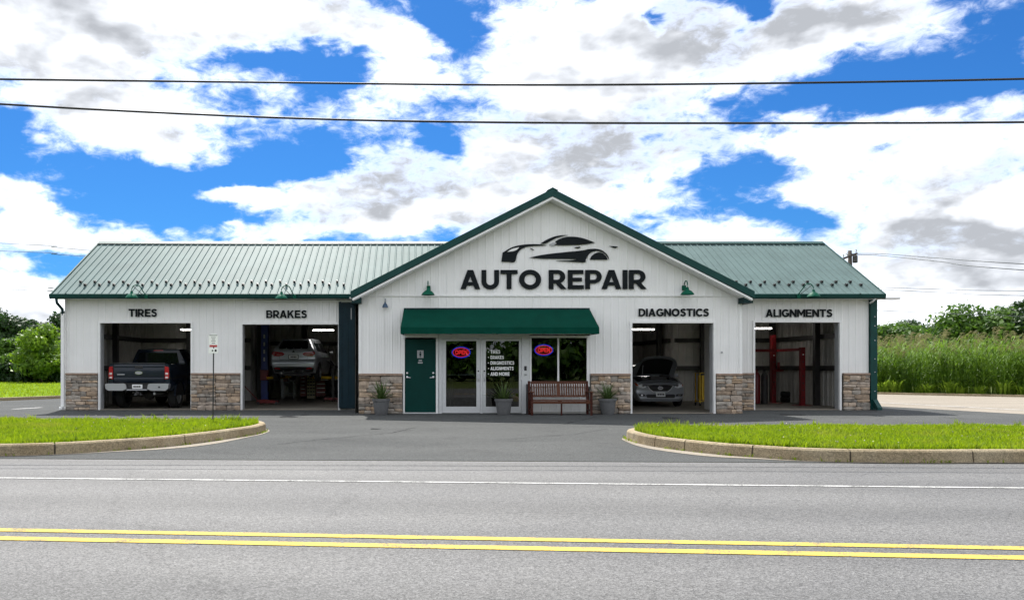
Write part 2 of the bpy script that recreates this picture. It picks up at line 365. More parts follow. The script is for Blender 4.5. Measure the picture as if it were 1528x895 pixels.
mat('truck_paint', (.006, .012, .022), .25, coat=.2, spec=.3)
mat('silver_paint', (.52, .55, .59), .28, metal=.35, coat=.6, var=.02)
mat('grey_paint', (.33, .35, .375), .28, metal=.3, coat=.6, var=.02)
mat('tail_red', (.42, .012, .02), .15, coat=.6, spec=.6)
mat('tail_clear', (.65, .55, .52), .15, coat=.6)
mat('head_lens', (.85, .87, .9), .15, coat=.8)
mat('bright_trim', (.62, .63, .65), .3, metal=.2, coat=.5)
mat('amber', (.55, .12, .05), .2, coat=.6)
mat('car_glass', (.006, .008, .010), .08, spec=.3)
mat('black_plastic', (.014, .014, .015), .55)
mat('rubber', (.012, .012, .012), .8, bump=.3, bs=80)
mat('plate_white', (.78, .79, .78), .5)
mat('red_steel', (.17, .010, .012), .4, var=.15, vs=6)
mat('blue_steel', (.02, .04, .22), .4, var=.15, vs=6)
mat('yellow_steel', (.62, .40, .02), .45, var=.15, vs=8)
mat('cream', (.62, .56, .38), .6)
mat('wood_pole', (.06, .05, .042), .9, var=.3, vs=6)
mat('wire_black', (.012, .012, .013), .6)
mat('wire_grey', (.10, .11, .12), .6)
mat('bark', (.06, .045, .032), .95, var=.3, vs=5, bump=.8, bs=14)
leafmat('leaf_bright', (.06, .14, .008), (.19, .30, .022), .45)
leafmat('leaf_mid', (.032, .085, .008), (.10, .19, .020), .4)
leafmat('leaf_dark', (.012, .038, .009), (.036, .080, .016), .3)
leafmat('grass_blade', (.09, .18, .004), (.24, .32, .008), .5, vs=.8, dry=.5)
leafmat('reed_leaf', (.035, .095, .006), (.15, .255, .022), .44, vs=.35)
leafmat('reed_plume', (.11, .115, .04), (.24, .22, .10), .35)
leafmat('shrub_leaf', (.10, .19, .010), (.22, .32, .03), .45)
leafmat('agave', (.03, .065, .015), (.11, .16, .05), .2, rough=.4)
glassmat('pane_glass', (.45, .48, .48), 1.6)

# ================================================================ the setting
M = MATS
def sheet(name, poly, z, m, thick=0.0, **kw):
    b = MB()
    if thick: b.prism(poly, z - thick, z, 'z')
    else:
        tri = tessellate_polygon([[Vector((p[0], p[1], 0)) for p in poly]])
        b.add([(p[0], p[1], z) for p in poly], [tuple(t) for t in tri])
    o = b.build(name, m, **kw)
    for pl in o.data.polygons:
        if thick == 0 and pl.normal.z < 0: pl.flip()
    return o
sheet('ground', [(-1500, -1500), (1500, -1500), (1500, 1500), (-1500, 1500)], -.05, M['soil'], kind='structure')
def strip(f, x0, x1, hw, n=40):
    xs = [x0 + (x1 - x0) * i / n for i in range(n + 1)]
    return [(x, f(x) - hw) for x in xs] + [(x, f(x) + hw) for x in xs[::-1]]
road_edge = lambda x: 11.62 - .044 * x
sheet('road', [(-120, -4.5), (120, -4.5), (120, road_edge(120)), (-120, road_edge(-120))], 0.0, M['road_asphalt'], kind='structure')
for nm, f, hw, m in (('yellow_road_line', lambda x: 6.387 - .085 * x, .062, 'yellow_paint'), ('yellow_road_line', lambda x: 6.071 - .0859 * x, .066, 'yellow_paint'), ('white_road_line', lambda x: 9.47 - .069 * x, .036, 'white_paint')):
    sheet(nm, strip(f, -60, 60, hw), .005, M[m], kind='structure')
sheet('driveway', [(-60, road_edge(-60) + .02), (24.5, road_edge(24.5) + .02), (24.5, 12.5), (17.6, 23.1), (16, 28), (14.4, 36), (12, 60), (-30, 60), (-60, 26)], .004, M['drive_asphalt'], kind='structure')
sheet('side_road', [(10, 70), (14.4, 36), (16, 28), (17.5, 23.1), (19.5, 18.5), (24, 12.0), (90, road_edge(90) + .03), (90, 18), (60, 20), (40, 28.5), (27.5, 36.3), (22.7, 40.5), (17.5, 48), (13, 70)], .009, M['pale_concrete'], kind='structure')
def ribbon(pts, wd):
    pts = [Vector((*p, 0)) for p in pts]; L, Rr = [], []
    for i, p in enumerate(pts):
        t = (pts[min(i + 1, len(pts) - 1)] - pts[max(i - 1, 0)]).normalized(); n = Vector((-t.y, t.x, 0)) * wd / 2
        L.append((p + n)[:2]); Rr.append((p - n)[:2])
    return L + Rr[::-1]
sheet('side_road_line', ribbon([(15.6, 42), (16.6, 36), (17.7, 31), (19.1, 25.3), (21.4, 19.5), (26, 14)], .16), .014, M['white_paint'], kind='structure')
sheet('side_road_kerb', ribbon([(13.2, 70), (17.6, 48), (22.8, 40.6), (27.6, 36.4), (40, 28.7), (60, 20.2)], .3), .10, M['kerb_concrete'], thick=.1, kind='structure')
LAWN = [(-60, 24), (-23, 24.6), (-19.5, 26.5), (-16.9, 32.4), (-15.4, 35.2), (-12.5, 41), (-9, 60), (-9, 160), (-220, 160), (-220, 24)]
sheet('lawn', LAWN, .09, M['lawn_turf'], thick=.1, kind='structure')
sheet('lawn_kerb', ribbon([(-60, 23.9), (-23, 24.5), (-19.4, 26.4), (-16.8, 32.4), (-15.3, 35.2), (-12.4, 41), (-8.9, 60)], .24), .13, M['kerb_concrete'], thick=.14, kind='structure')
sheet('lot_line', ribbon([G(20, 610.5), G(62, 608)], .22), .009, M['white_paint'], kind='structure')
# long cracks in the driveway, as the photograph shows
def crack(pts, wd, name='driveway_crack'):
    q = []
    for (a, b) in zip(pts[:-1], pts[1:]):
        for k in range(6):
            u = k / 6; q.append((a[0] + (b[0] - a[0]) * u + random.uniform(-.03, .03), a[1] + (b[1] - a[1]) * u + random.uniform(-.05, .05)))
    q.append(pts[-1]); sheet(name, ribbon(q, wd), .0085, M['crack_fill'], kind='structure')
crack([G(415, 663), G(470, 657), G(530, 651), G(585, 646), G(620, 638)], .016)
crack([G(840, 633), G(868, 627), G(890, 622)], .02)

def catmull(pts, n=8):
    P_ = [Vector(p) for p in pts]; P_ = [P_[0] * 2 - P_[1]] + P_ + [P_[-1] * 2 - P_[-2]]; out = []
    for i in range(1, len(P_) - 2):
        a, b, c, d = P_[i - 1:i + 3]
        for k in range(n):
            t = k / n
            out.append(.5 * ((2 * b) + (c - a) * t + (2 * a - 5 * b + 4 * c - d) * t * t + (3 * b - a - 3 * c + d) * t ** 3))
    out.append(P_[-2]); return out
def inside(poly, x, y):
    r = np.zeros(len(x), bool); n = len(poly)
    for i in range(n):
        (x0, y0), (x1, y1) = poly[i], poly[(i + 1) % n]
        if y0 == y1: continue
        c = ((y0 > y) != (y1 > y)) & (x < (x1 - x0) * (y - y0) / (y1 - y0) + x0)
        r ^= c
    return r
def grass(name, pts, zbase, hgt, label, tone_shift=0.0, wd=.009, m='grass_blade', rough=1.0):
    """tapered bent blades at the given (x,y) points"""
    n = len(pts); a = rng.uniform(0, 2 * np.pi, n); h = hgt * rng.uniform(.45, 1.25, n) * (1 + .28 * np.sin(pts[:, 0] * 3.1 + 2 * np.sin(pts[:, 1] * 2.3)) * np.sin(pts[:, 1] * 3.7 + pts[:, 0]))
    tall = rng.uniform(0, 1, n) < .012; h = np.where(tall, h * rng.uniform(1.4, 1.9, n), h)
    lean = rng.uniform(.1, .75, n) * h; b = rng.uniform(0, 2 * np.pi, n); ww = wd * rng.uniform(.6, 1.3, n)
    base = np.column_stack([pts, np.full(n, zbase)]); side = np.column_stack([np.cos(a), np.sin(a), np.zeros(n)]) * ww[:, None]
    dirn = np.column_stack([np.cos(b), np.sin(b), np.zeros(n)])
    mid = base + dirn * (lean * .35)[:, None] + np.array([0, 0, 1]) * (h * .6)[:, None]
    tip = base + dirn * lean[:, None] + np.array([0, 0, 1]) * h[:, None]
    v = np.stack([base - side, base + side, mid - side * .7, mid + side * .7, tip], 1).reshape(-1, 3)
    k = np.arange(n)[:, None] * 5
    f = np.concatenate([k + np.array([[0, 1, 3]]), k + np.array([[0, 3, 2]]), k + np.array([[2, 3, 4]])])
    tone = np.repeat(np.clip(rng.normal(.5 + tone_shift, .22, n), 0, 1), 5)
    return rawmesh(name, v, f, M[m], kind='stuff', label=label, cat='grass', attr=tone)
def island(path, joints, far_side, label, glabel, seed):
    """kerbed grass island: kerb stones laid end to end along the path, soil and grass inside"""
    pts = [p.to_3d() for p in catmull([Vector((*p, 0)) for p in path], 10)]
    base = empty('traffic_island_kerb', (pts[len(pts) // 2].x, pts[len(pts) // 2].y, 0)); tag(base, label, 'kerb', kind='structure')
    cut = [0]; acc = 0
    for i in range(1, len(pts) - 1):
        acc += (pts[i] - pts[i - 1]).length
        hit = any((pts[i - 1].x - j) * (pts[i].x - j) <= 0 for j in joints) and i < len(pts) * .62
        if hit or (i > len(pts) * .62 and acc > 3.0) or acc > 3.2: cut.append(i); acc = 0
    cut.append(len(pts) - 1)
    sgn = far_side
    def nrm(i):
        t = (pts[min(i + 1, len(pts) - 1)] - pts[max(i - 1, 0)]).normalized(); return Vector((-t.y, t.x, 0)) * sgn
    for a, b in zip(cut[:-1], cut[1:]):
        if b <= a: continue
        mb = MB(); rows = []
        for i in range(a, b + 1):
            p, n = pts[i], nrm(i); t = Vector((n.y, -n.x, 0))
            off = (pts[i + 1] - pts[i]).normalized() * .012 if i == a else (pts[i - 1] - pts[i]).normalized() * .012 if i == b else Vector((0, 0, 0))
            p = p + off; jz = 0
            rows.append([p + Vector((0, 0, -.02)), p + n * .015 + Vector((0, 0, .155)), p + n * .04 + Vector((0, 0, .18)), p + n * .15 + Vector((0, 0, .182)), p + n * .16 + Vector((0, 0, -.02))])
        k = 5; vs = [v for r in rows for v in r]; m = len(rows)
        fs = [(i * k + j, i * k + j + 1, (i + 1) * k + j + 1, (i + 1) * k + j) for i in range(m - 1) for j in range(k - 1)] + [tuple(range(k)), tuple(range((m - 1) * k, m * k))[::-1]]
        mb.add(vs, fs).build('kerb_stone', M['kerb_concrete'], base)
    n = len(pts)
    core = [(pts[i] + nrm(i) * .02)[:2] for i in range(n)]
    # dark joint filler behind the stones and the turf inside
    mb = MB(); vs = []
    for i in range(n): q = pts[i] + nrm(i) * .03; q2 = pts[i] + nrm(i) * .14; vs += [q + Vector((0, 0, .16)), q2 + Vector((0, 0, .16)), q + Vector((0, 0, -.03)), q2 + Vector((0, 0, -.03))]
    fs = []
    for i in range(n - 1):
        o = i * 4; fs += [(o, o + 1, o + 5, o + 4), (o, o + 4, o + 6, o + 2)]
    mb.add(vs, fs).build('joint_filler', M['mortar'], base)
    turf = [(pts[i] + nrm(i) * .165)[:2] for i in range(n)]
    sheet('island_turf', turf, .15, M['lawn_turf'], kind='structure')
    # pale concrete gutter strip at the foot of the kerb, wider round the tip
    ap = []
    for i in range(n): ap.append((pts[i] - nrm(i) * (.07 + .27 * math.exp(-((i / n - .5) / .10) ** 2)))[:2])
    sheet('gutter_strip', [tuple(p[:2]) for p in [pts[i] + nrm(i) * .02 for i in range(n)]] + [tuple(p) for p in ap[::-1]], .010, M['pale_concrete'], kind='structure')
    x0, x1 = min(p[0] for p in turf), max(p[0] for p in turf); y0, y1 = min(p[1] for p in turf), max(p[1] for p in turf)
    cnt = int((x1 - x0) * (y1 - y0) * 2300)
    xs, ys = rng.uniform(x0, x1, cnt), rng.uniform(y0, y1, cnt)
    # tufts: drop blades in thin patches
    dens = .62 + .38 * np.sin(xs * 2.1 + np.sin(ys * 1.7) * 2) * np.sin(ys * 2.6 + np.sin(xs * 1.3) * 2)
    keep = inside(turf, xs, ys) & (rng.uniform(0, 1, cnt) < dens) & (np.abs(xs) < 17.5)
    g = grass('island_grass', np.column_stack([xs, ys])[keep], .15, .074, glabel)
    # taller seed stalks and ragged overhang at the kerb
    idx = [i for i in range(2, n - 2)]; e = np.array([(pts[i] + nrm(i) * random.uniform(.16, .24))[:2] for i in random.choices(idx, k=2600)]) + rng.normal(0, .03, (2600, 2))
    e = e[inside(turf, e[:, 0], e[:, 1])]
    grass('kerb_edge_grass', e, .15, .13, glabel.replace('grass', 'ragged grass edge', 1), -.05)
    wd_ = rng.integers(0, len(idx), 90)
    wpts = np.array([(pts[idx[i]] - nrm(idx[i]) * .015)[:2] for i in wd_]); wpts = np.repeat(wpts, 5, 0) + rng.normal(0, .02, (450, 2))
    grass('gutter_weeds', wpts, 0.0, .06, glabel.replace('grass', 'small weeds in the gutter below the grass', 1), .1, .006)
    # pale clover heads scattered through the turf
    q = np.column_stack([xs, ys])[keep]; q = q[rng.integers(0, len(q), 90)]; V, Fc = [], []
    for i, (x_, y_) in enumerate(q):
        z_ = .15 + rng.uniform(.08, .13); r_ = .012; k = len(V)
        V += [(x_ - r_, y_, z_), (x_ + r_, y_, z_), (x_, y_ - r_, z_), (x_, y_ + r_, z_), (x_, y_, z_ - r_), (x_, y_, z_ + r_)]
        for a_ in (0, 1):
            for b_ in (2, 3):
                for c_ in (4, 5): Fc.append((k + a_, k + b_, k + c_))
    rawmesh('clover_heads', np.array(V), np.array(Fc), M['clover'], kind='stuff', label=glabel.replace('bright green grass', 'tiny pale clover heads', 1), cat='flowers')
    return pts
LEFT = [(-18, 12.75), (-14, 12.55), (-10, 12.4), (-7.6, 12.25), (-6.3, 12.2), (-5.5, 12.46), (-4.86, 12.96), (-4.28, 13.5), (-3.82, 14.3), (-3.44, 15.3), (-3.17, 16.2), (-3.2, 17.2), (-3.7, 17.95), (-4.8, 18.3), (-8, 18.45), (-18, 18.7)]
RIGHT = [(20, 11.0), (14, 11.2), (8.59, 11.36), (7.27, 11.33), (6.18, 11.42), (5.5, 11.66), (5.04, 12.04), (4.61, 12.46), (4.07, 13.5), (3.92, 14.46), (4.0, 15.25), (4.5, 15.9), (5.4, 16.25), (8, 16.35), (20, 16.5)]
island(LEFT, [-5.63, -4.03, -8.5, -11.2, -14], 1, 'rounded concrete kerb around the left grass island', 'bright green grass on the kerbed island at the left', 1)
island(RIGHT, [4.35, 4.05, 5.04, 6.2, 8.0, 10.4, 13], -1, 'rounded concrete kerb around the right grass island', 'bright green grass on the kerbed island at the right', 2)

def blot(cx_, cy_, rx, ry, m, name, z=.0072, n=22):
    ph = [random.uniform(0, 6.28) for _ in range(4)]
    pts = []
    for k in range(n):
        t = 2 * math.pi * k / n; r_ = 1 + .18 * math.sin(2 * t + ph[0]) + .14 * math.sin(3 * t + ph[1]) + .08 * math.sin(5 * t + ph[2]); pts.append((cx_ + rx * r_ * math.cos(t), cy_ + ry * r_ * math.sin(t)))
    sheet(name, pts, z, M[m], kind='structure')
for i, (px, py, rx, ry) in enumerate(((230, 619, .28, .35), (430, 622, .22, .4), (455, 619, .12, .2), (1000, 624, .25, .4), (1180, 619, .3, .3), (560, 640, .1, .18))):
    blot(*G(px, py), rx, ry, 'oil_stain', 'oil_stain', .0072 + i * .0001)
crack([G(905, 640), G(860, 648), G(800, 652), G(742, 657)], .012)

# ================================================================ the building
yC, yW, yB = 23.5, 25.5, 32.3            # front of the gabled section, front of the wings, back of the wings
sC, sW = F / yC, F / yW
cx = lambda px: (px - PX) / sC
cz = lambda py: EYE + (PY - py) / sC
wx = lambda px: (px - PX) / sW
wz = lambda py: EYE + (PY - py) / sW
XL, XR = wx(98), 14.5                    # ends of the building
CL, CR = cx(537), 9.5                    # ends of the gabled section
GX, GH, GZ, GE = 3.93, 5.74, 6.42, 3.5   # gable: axis, half width with overhang, apex, eave height
BLD = empty('repair_shop_building', (1.7, 28, 0), 'long white ribbed metal repair shop with green roof, stone piers and open bays', 'building')
bays = {1: (wx(150), wx(285), wz(482)), 2: (wx(362), wx(505), wz(484)), 3: (cx(943), cx(1064), cz(482)), 4: (wx(1126), wx(1252), wz(481))}
STZ = 1.16
def gable_z(x): return GZ - .22 - abs(x - GX) * (GZ - GE) / GH
# --- ribbed siding, one object for each metal panel
def siding(x0, x1, y, zb, zt, parent=BLD, m='white_siding', rib=.229, name='siding_panel', d=.010, horiz=False):
    k0, k1 = math.floor(x0 / rib) - 1, math.ceil(x1 / rib) + 1
    xs = {round(x0, 4): 0.0, round(x1, 4): 0.0}
    for k in range(k0, k1):
        c = k * rib
        for dx, h in ((-.026, 0), (-.013, d), (.013, d), (.026, 0)):
            if x0 < c + dx < x1: xs[round(c + dx, 4)] = h
        for dx in (.085, .145):
            if x0 < c + dx < x1: xs[round(c + dx, 4)] = .004
            if x0 < c + dx - .008 < x1: xs[round(c + dx - .008, 4)] = 0
            if x0 < c + dx + .008 < x1: xs[round(c + dx + .008, 4)] = 0
    mid = GX
    if callable(zt) and x0 < mid < x1: xs[mid] = 0.0
    q = sorted(xs.items()); ft = zt if callable(zt) else (lambda x: zt); fb = zb if callable(zb) else (lambda x: zb)
    vs = []
    for x, h in q: vs += [(x, y - h, fb(x)), (x, y - h, ft(x)), (x, y + .018, fb(x)), (x, y + .018, ft(x))]
    n = len(q); fs = []
    for i in range(n - 1):
        o = i * 4; fs += [(o, o + 4, o + 5, o + 1), (o + 2, o + 3, o + 7, o + 6), (o, o + 2, o + 6, o + 4), (o + 1, o + 5, o + 7, o + 3)]
    fs += [(0, 1, 3, 2), (n * 4 - 4, n * 4 - 2, n * 4 - 1, n * 4 - 3)]
    return MB().add(vs, fs).build(name, M[m], parent)
def siding_run(x0, x1, y, zb, zt, pw=.916, **kw):
    x = math.floor(x0 / pw) * pw
    while x < x1:
        a, b = max(x, x0), min(x + pw, x1)
        if b - a > .02: siding(a + .0004, b - .0004, y, zb, zt, **kw)
        x += pw
EAVE = 3.52
# left wing
for a, b, zb in ((XL, bays[1][0] - .06, STZ), (bays[1][0] - .06, bays[1][1] + .06, bays[1][2] + .06), (bays[1][1] + .06, bays[2][0] - .06, STZ), (bays[2][0] - .06, bays[2][1] + .06, bays[2][2] + .06), (bays[2][1] + .06, CL - .02, .1)):
    siding_run(a, b, yW, zb, EAVE)
# right wing
for a, b, zb in ((CR + .03, bays[4][0] - .06, STZ), (bays[4][0] - .06, bays[4][1] + .06, bays[4][2] + .06), (bays[4][1] + .06, wx(1296), STZ)):
    siding_run(a, b, yW, zb, EAVE)
# gabled section: lower band, then the gable above a flashing strip
FZ = cz(441)
DX0, DX1 = cx(602), cx(880)
ZH = cz(499)
for a, b, zb in ((CL, DX0, STZ), (DX0, DX1, ZH), (DX1, bays[3][0] - .06, STZ), (bays[3][0] - .06, bays[3][1] + .06, bays[3][2] + .06), (bays[3][1] + .06, CR, STZ)):
    siding_run(a, b, yC, zb, FZ - .02)
siding_run(CL, CR, yC + .004, FZ + .02, lambda x: max(gable_z(x), FZ + .03))
MB().box(CL - .01, CR + .01, yC - .035, yC + .018, FZ - .022, FZ + .022).build('flashing_strip', M['white_trim'], BLD)
siding(cx(792), cx(878), yC, .05, cz(574))
# corner trims
for x0, x1, y in ((CL - .035, CL + .045, yC), (CR - .045, CR + .035, yC)):
    MB().box(x0, x1, y - .03, y + .02, STZ if x0 > 0 or True else 0, GE - .05).build('corner_trim', M['white_trim'], BLD)
# --- wall cores (what carries the sheet metal), with the door openings left open
wc = MB()
def core(x0, x1, z0, z1, y): wc.box(x0, x1, y + .022, y + .20, z0, z1)
for (a, b, z) in ((XL, bays[1][0], 0), (bays[1][1], bays[2][0], 0), (bays[2][1], CL + .1, 0)): core(a, b, z, 3.5, yW)
for i in (1, 2, 4): core(bays[i][0], bays[i][1], bays[i][2], 3.5, yW)
for (a, b) in ((CR - .1, bays[4][0]), (bays[4][1], XR)): core(a, b, 0, 3.5, yW)
for (a, b, z0, z1) in ((CL + .01, DX0, 0, FZ), (DX0, DX1, ZH, FZ), (DX1, bays[3][0], 0, FZ), (bays[3][0], bays[3][1], bays[3][2], FZ), (bays[3][1], CR - .01, 0, FZ), (cx(792), cx(878), 0, cz(576))): core(a, b, z0, z1, yC)
wc.prism([(CL + .01, FZ + .002), (CR - .01, FZ + .002), (CR - .01, gable_z(CR) - .02), (GX, gable_z(GX) - .02), (CL + .01, gable_z(CL) - .02)], yC + .024, yC + .2)
wc.box(CL + .01, CL + .16, yC + .21, yW + .5, 0, 3.4); wc.box(CR - .16, CR - .01, yC + .21, yW + .5, 0, 3.4)
wc.build('wall_core', M['liner'], BLD)
# --- inside: floor, back and side walls with ribs, girts, columns, ceiling
AX0, AX1, yA = -6.6, 10.3, 36.5         # the middle of the building is deeper
sheet('shop_floor', [(XL + .05, yW + .02), (CL, yW + .02), (CL, yC + .02), (CR, yC + .02), (CR, yW + .02), (XR - .05, yW + .02), (XR - .05, yB), (AX1, yB), (AX1, yA), (AX0, yA), (AX0, yB), (XL + .05, yB)], .013, M['floor_concrete'], kind='structure')
def liner_wall(p, q, z1, name='inner_wall'):
    """ribbed inner wall from p to q (x,y), facing left of the walking direction"""
    p, q = Vector((*p, 0)), Vector((*q, 0)); L = (q - p).length; t = (q - p) / L; n = Vector((-t.y, t.x, 0)); vs = []; pr = []
    s = 0
    while s < L:
        for ds, h in ((0, 0), (.2, 0), (.225, .025), (.26, .025), (.285, 0)):
            if s + ds <= L: pr.append((s + ds, h))
        s += .305
    pr.append((L, 0))
    for s, h in pr: a = p + t * s + n * h; vs += [(a.x, a.y, 0), (a.x, a.y, z1)]
    m = len(pr); off = n * -.08
    vs += [(p + off)[:], (p + off + Vector((0, 0, z1)))[:], (q + off)[:], (q + off + Vector((0, 0, z1)))[:]]
    fs = [(2 * i, 2 * i + 2, 2 * i + 3, 2 * i + 1) for i in range(m - 1)] + [(2 * m, 2 * m + 1, 2 * m + 3, 2 * m + 2)]
    return MB().add(vs, fs).build(name, M['liner'], BLD)
liner_wall((XL + .1, yB - .1), (XL + .1, yW + .2), 3.45); liner_wall((AX0, yB - .1), (XL + .1, yB - .1), 3.45)
liner_wall((AX0, yA), (AX0, yB - .1), 3.45); liner_wall((AX1, yA), (AX0, yA), 3.45); liner_wall((AX1, yB - .1), (AX1, yA), 3.45)
liner_wall((XR - .1, yB - .1), (AX1, yB - .1), 3.45); liner_wall((XR - .1, yW + .2), (XR - .1, yB - .1), 3.45)
liner_wall((-1.9, yA), (-1.9, yW + .2), 3.45); liner_wall((6.1, yC + .25), (6.1, yA), 3.45); liner_wall((6.0, 27.3), (-1.8, 27.3), 3.45, 'office_back_wall')
liner_wall((-1.7, 27.3), (-1.7, yC + .25), 3.3); liner_wall((6.0, yC + .25), (6.0, 27.3), 3.3)
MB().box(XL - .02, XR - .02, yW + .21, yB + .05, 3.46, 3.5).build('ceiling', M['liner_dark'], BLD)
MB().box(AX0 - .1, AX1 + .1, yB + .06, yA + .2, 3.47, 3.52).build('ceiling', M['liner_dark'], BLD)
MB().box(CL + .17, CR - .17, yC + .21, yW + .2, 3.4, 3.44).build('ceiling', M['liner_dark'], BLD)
for z in (1.25, 2.35):
    for (x0, x1, y0, y1) in ((XL + .14, XL + .24, yW + .25, yB - .15), (XL + .25, AX0, yB - .27, yB - .14), (AX0 + .05, -2.0, yA - .18, yA - .06), (6.2, AX1 - .1, yA - .18, yA - .06), (AX1 + .05, XR - .25, yB - .27, yB - .14), (XR - .24, XR - .14, yW + .25, yB - .15), (AX1 - .18, AX1 - .06, yB, yA - .2)):
        MB().box(x0, x1, y0, y1, z, z + .16).build('wall_girt', M['dark_steel'], BLD)
for (x, y) in ((XL + .32, 28.9), (-9.0, yB - .35), (-6.95, yB - .35), (-5.0, yA - .3), (AX0 + .2, 33.0), (-2.2, yA - .3), (8.2, yA - .3), (AX1 - .3, 33), (XR - .34, 28.4), (XR - .34, 31.9), (11.4, yB - .36)):
    MB().box(x - .09, x + .09, y - .09, y + .09, .015, 3.45).build('steel_column', M['dark_steel'], BLD)
# outer end and back walls
for x, s in ((XL, -1), (XR, 1)):
    for i in range(7):
        y0, y1 = yW + .2 + i * .98, min(yW + .2 + (i + 1) * .98 - .003, yB + .1)
        mb = MB(); mb.box(min(x, x + s * .02), max(x, x + s * .02), y0, y1, 0.0, 3.52 + max(0, .0))
        for k in range(4): mb.box(min(x + s * .02, x + s * .04), max(x + s * .02, x + s * .04), y0 + .06 + k * .229, y0 + .1 + k * .229, .01, 3.5)
        mb.build('siding_panel', M['white_siding'], BLD)
MB().prism([(yW + .2, 3.53), (yB + .1, 3.53), (28.9, 5.62)], XL - .0, XL + .1, 'x').build('end_gable', M['white_siding'], BLD)
MB().prism([(yW + .2, 3.53), (yB + .1, 3.53), (28.9, 5.62)], XR - .1, XR, 'x').build('end_gable', M['white_siding'], BLD)
bk = MB(); bk.box(XL, AX0 - .1, yB + .02, yB + .12, 0, 3.5); bk.box(AX1 + .1, XR, yB + .02, yB + .12, 0, 3.5); bk.box(AX0 - .1, AX1 + .1, yA + .1, yA + .2, 0, 3.46)
bk.box(AX0 - .2, AX0 - .1, yB + .13, yA + .2, 0, 3.46); bk.box(AX1 + .1, AX1 + .2, yB + .13, yA + .2, 0, 3.46); bk.build('back_wall', M['white_siding'], BLD)

# --- roofs
RY0, RY1, RZ0, RZ1 = 25.08, 28.9, 3.62, 5.80     # front slope of the wings: eave and ridge
RXL, RXR = -11.36, 14.62
def roof_panel(x0, x1, y0, z0, y1, z1, parent=BLD, name='roof_panel', clip=None):
    """ribbed metal roof sheet between two x, running up from (y0,z0) to (y1,z1)"""
    rib = .2285; xs = {round(x0, 4): .0, round(x1, 4): .0}
    for k in range(math.floor(x0 / rib) - 1, math.ceil(x1 / rib) + 1):
        for dx, h in ((-.03, 0), (-.014, .026), (.014, .026), (.03, 0)):
            if x0 < k * rib + dx < x1: xs[round(k * rib + dx, 4)] = h
    q = sorted(xs.items()); n = Vector((0, -(z1 - z0), y1 - y0)).normalized(); vs = []
    for x, h in q:
        a, b = Vector((x, y0, z0)), Vector((x, y1, z1))
        vs += [a + n * h, b + n * h, a - n * .012, b - n * .012]
    m = len(q); fs = []
    for i in range(m - 1):
        o = i * 4; fs += [(o, o + 4, o + 5, o + 1), (o + 2, o + 3, o + 7, o + 6), (o, o + 2, o + 6, o + 4)]
    return MB().add(vs, fs).build(name, M['roof_metal'], parent)
pw = .914
x = RXL
while x < RXR - .05:
    b = min(x + pw, RXR)
    if not (x > 1.3 and b < 6.6):          # the gabled roof covers the wing roof in the middle
        roof_panel(x + .001, b - .001, RY0, RZ0, RY1, RZ1)
    x += pw
MB().prism([(RY1 + .02, RZ1), (33.0, 3.45), (33.0, 3.41), (RY1 + .02, RZ1 - .05)], RXL, RXR, 'x').build('rear_roof_slope', M['roof_metal'], BLD)
MB().box(AX0 - .3, AX1 + .3, yB + .75, yA + .4, 3.53, 3.58).build('annex_roof', M['roof_metal'], BLD)
MB().prism([(RY1 - .16, RZ1 - .03), (RY1 + .02, RZ1 + .075), (RY1 + .2, RZ1 - .03), (RY1 + .02, RZ1 + .02)], RXL - .02, 1.6, 'x').build('ridge_cap', M['green_trim'], BLD)
MB().prism([(RY1 - .16, RZ1 - .03), (RY1 + .02, RZ1 + .075), (RY1 + .2, RZ1 - .03), (RY1 + .02, RZ1 + .02)], 6.3, RXR + .02, 'x').build('ridge_cap', M['green_trim'], BLD)
for x0, x1 in ((RXL - .035, RXL + .012), (RXR - .012, RXR + .035)):
    MB().prism([(RY0 - .02, RZ0 - .14), (RY0 - .02, RZ0 + .03), (RY1, RZ1 + .045), (33.02, 3.5), (33.02, 3.3), (RY1, RZ1 - .12)], x0, x1, 'x').build('rake_trim', M['green_trim'], BLD)
# soffit and gutter along the eaves
for x0, x1 in ((RXL, CL - .02), (CR + .02, RXR)):
    MB().box(x0 + .03, x1, RY0 + .02, yW + .02, EAVE - .015, EAVE + .02).build('soffit', M['white_trim'], BLD)
    MB().prism([(RY0 - .10, 3.635), (RY0 - .115, 3.62), (RY0 - .09, 3.52), (RY0 - .05, 3.49), (RY0 + .03, 3.49), (RY0 + .03, 3.6), (RY0 - .02, 3.6)], x0 - .03, x1, 'x').build('gutter', M['green_trim'], BLD)
    xx = x0 + .5
    while xx < x1:
        MB().box(xx - .012, xx + .012, RY0 - .118, RY0 - .05, 3.60, 3.646).build('gutter_strap', M['green_dark'], BLD); xx += 1.9
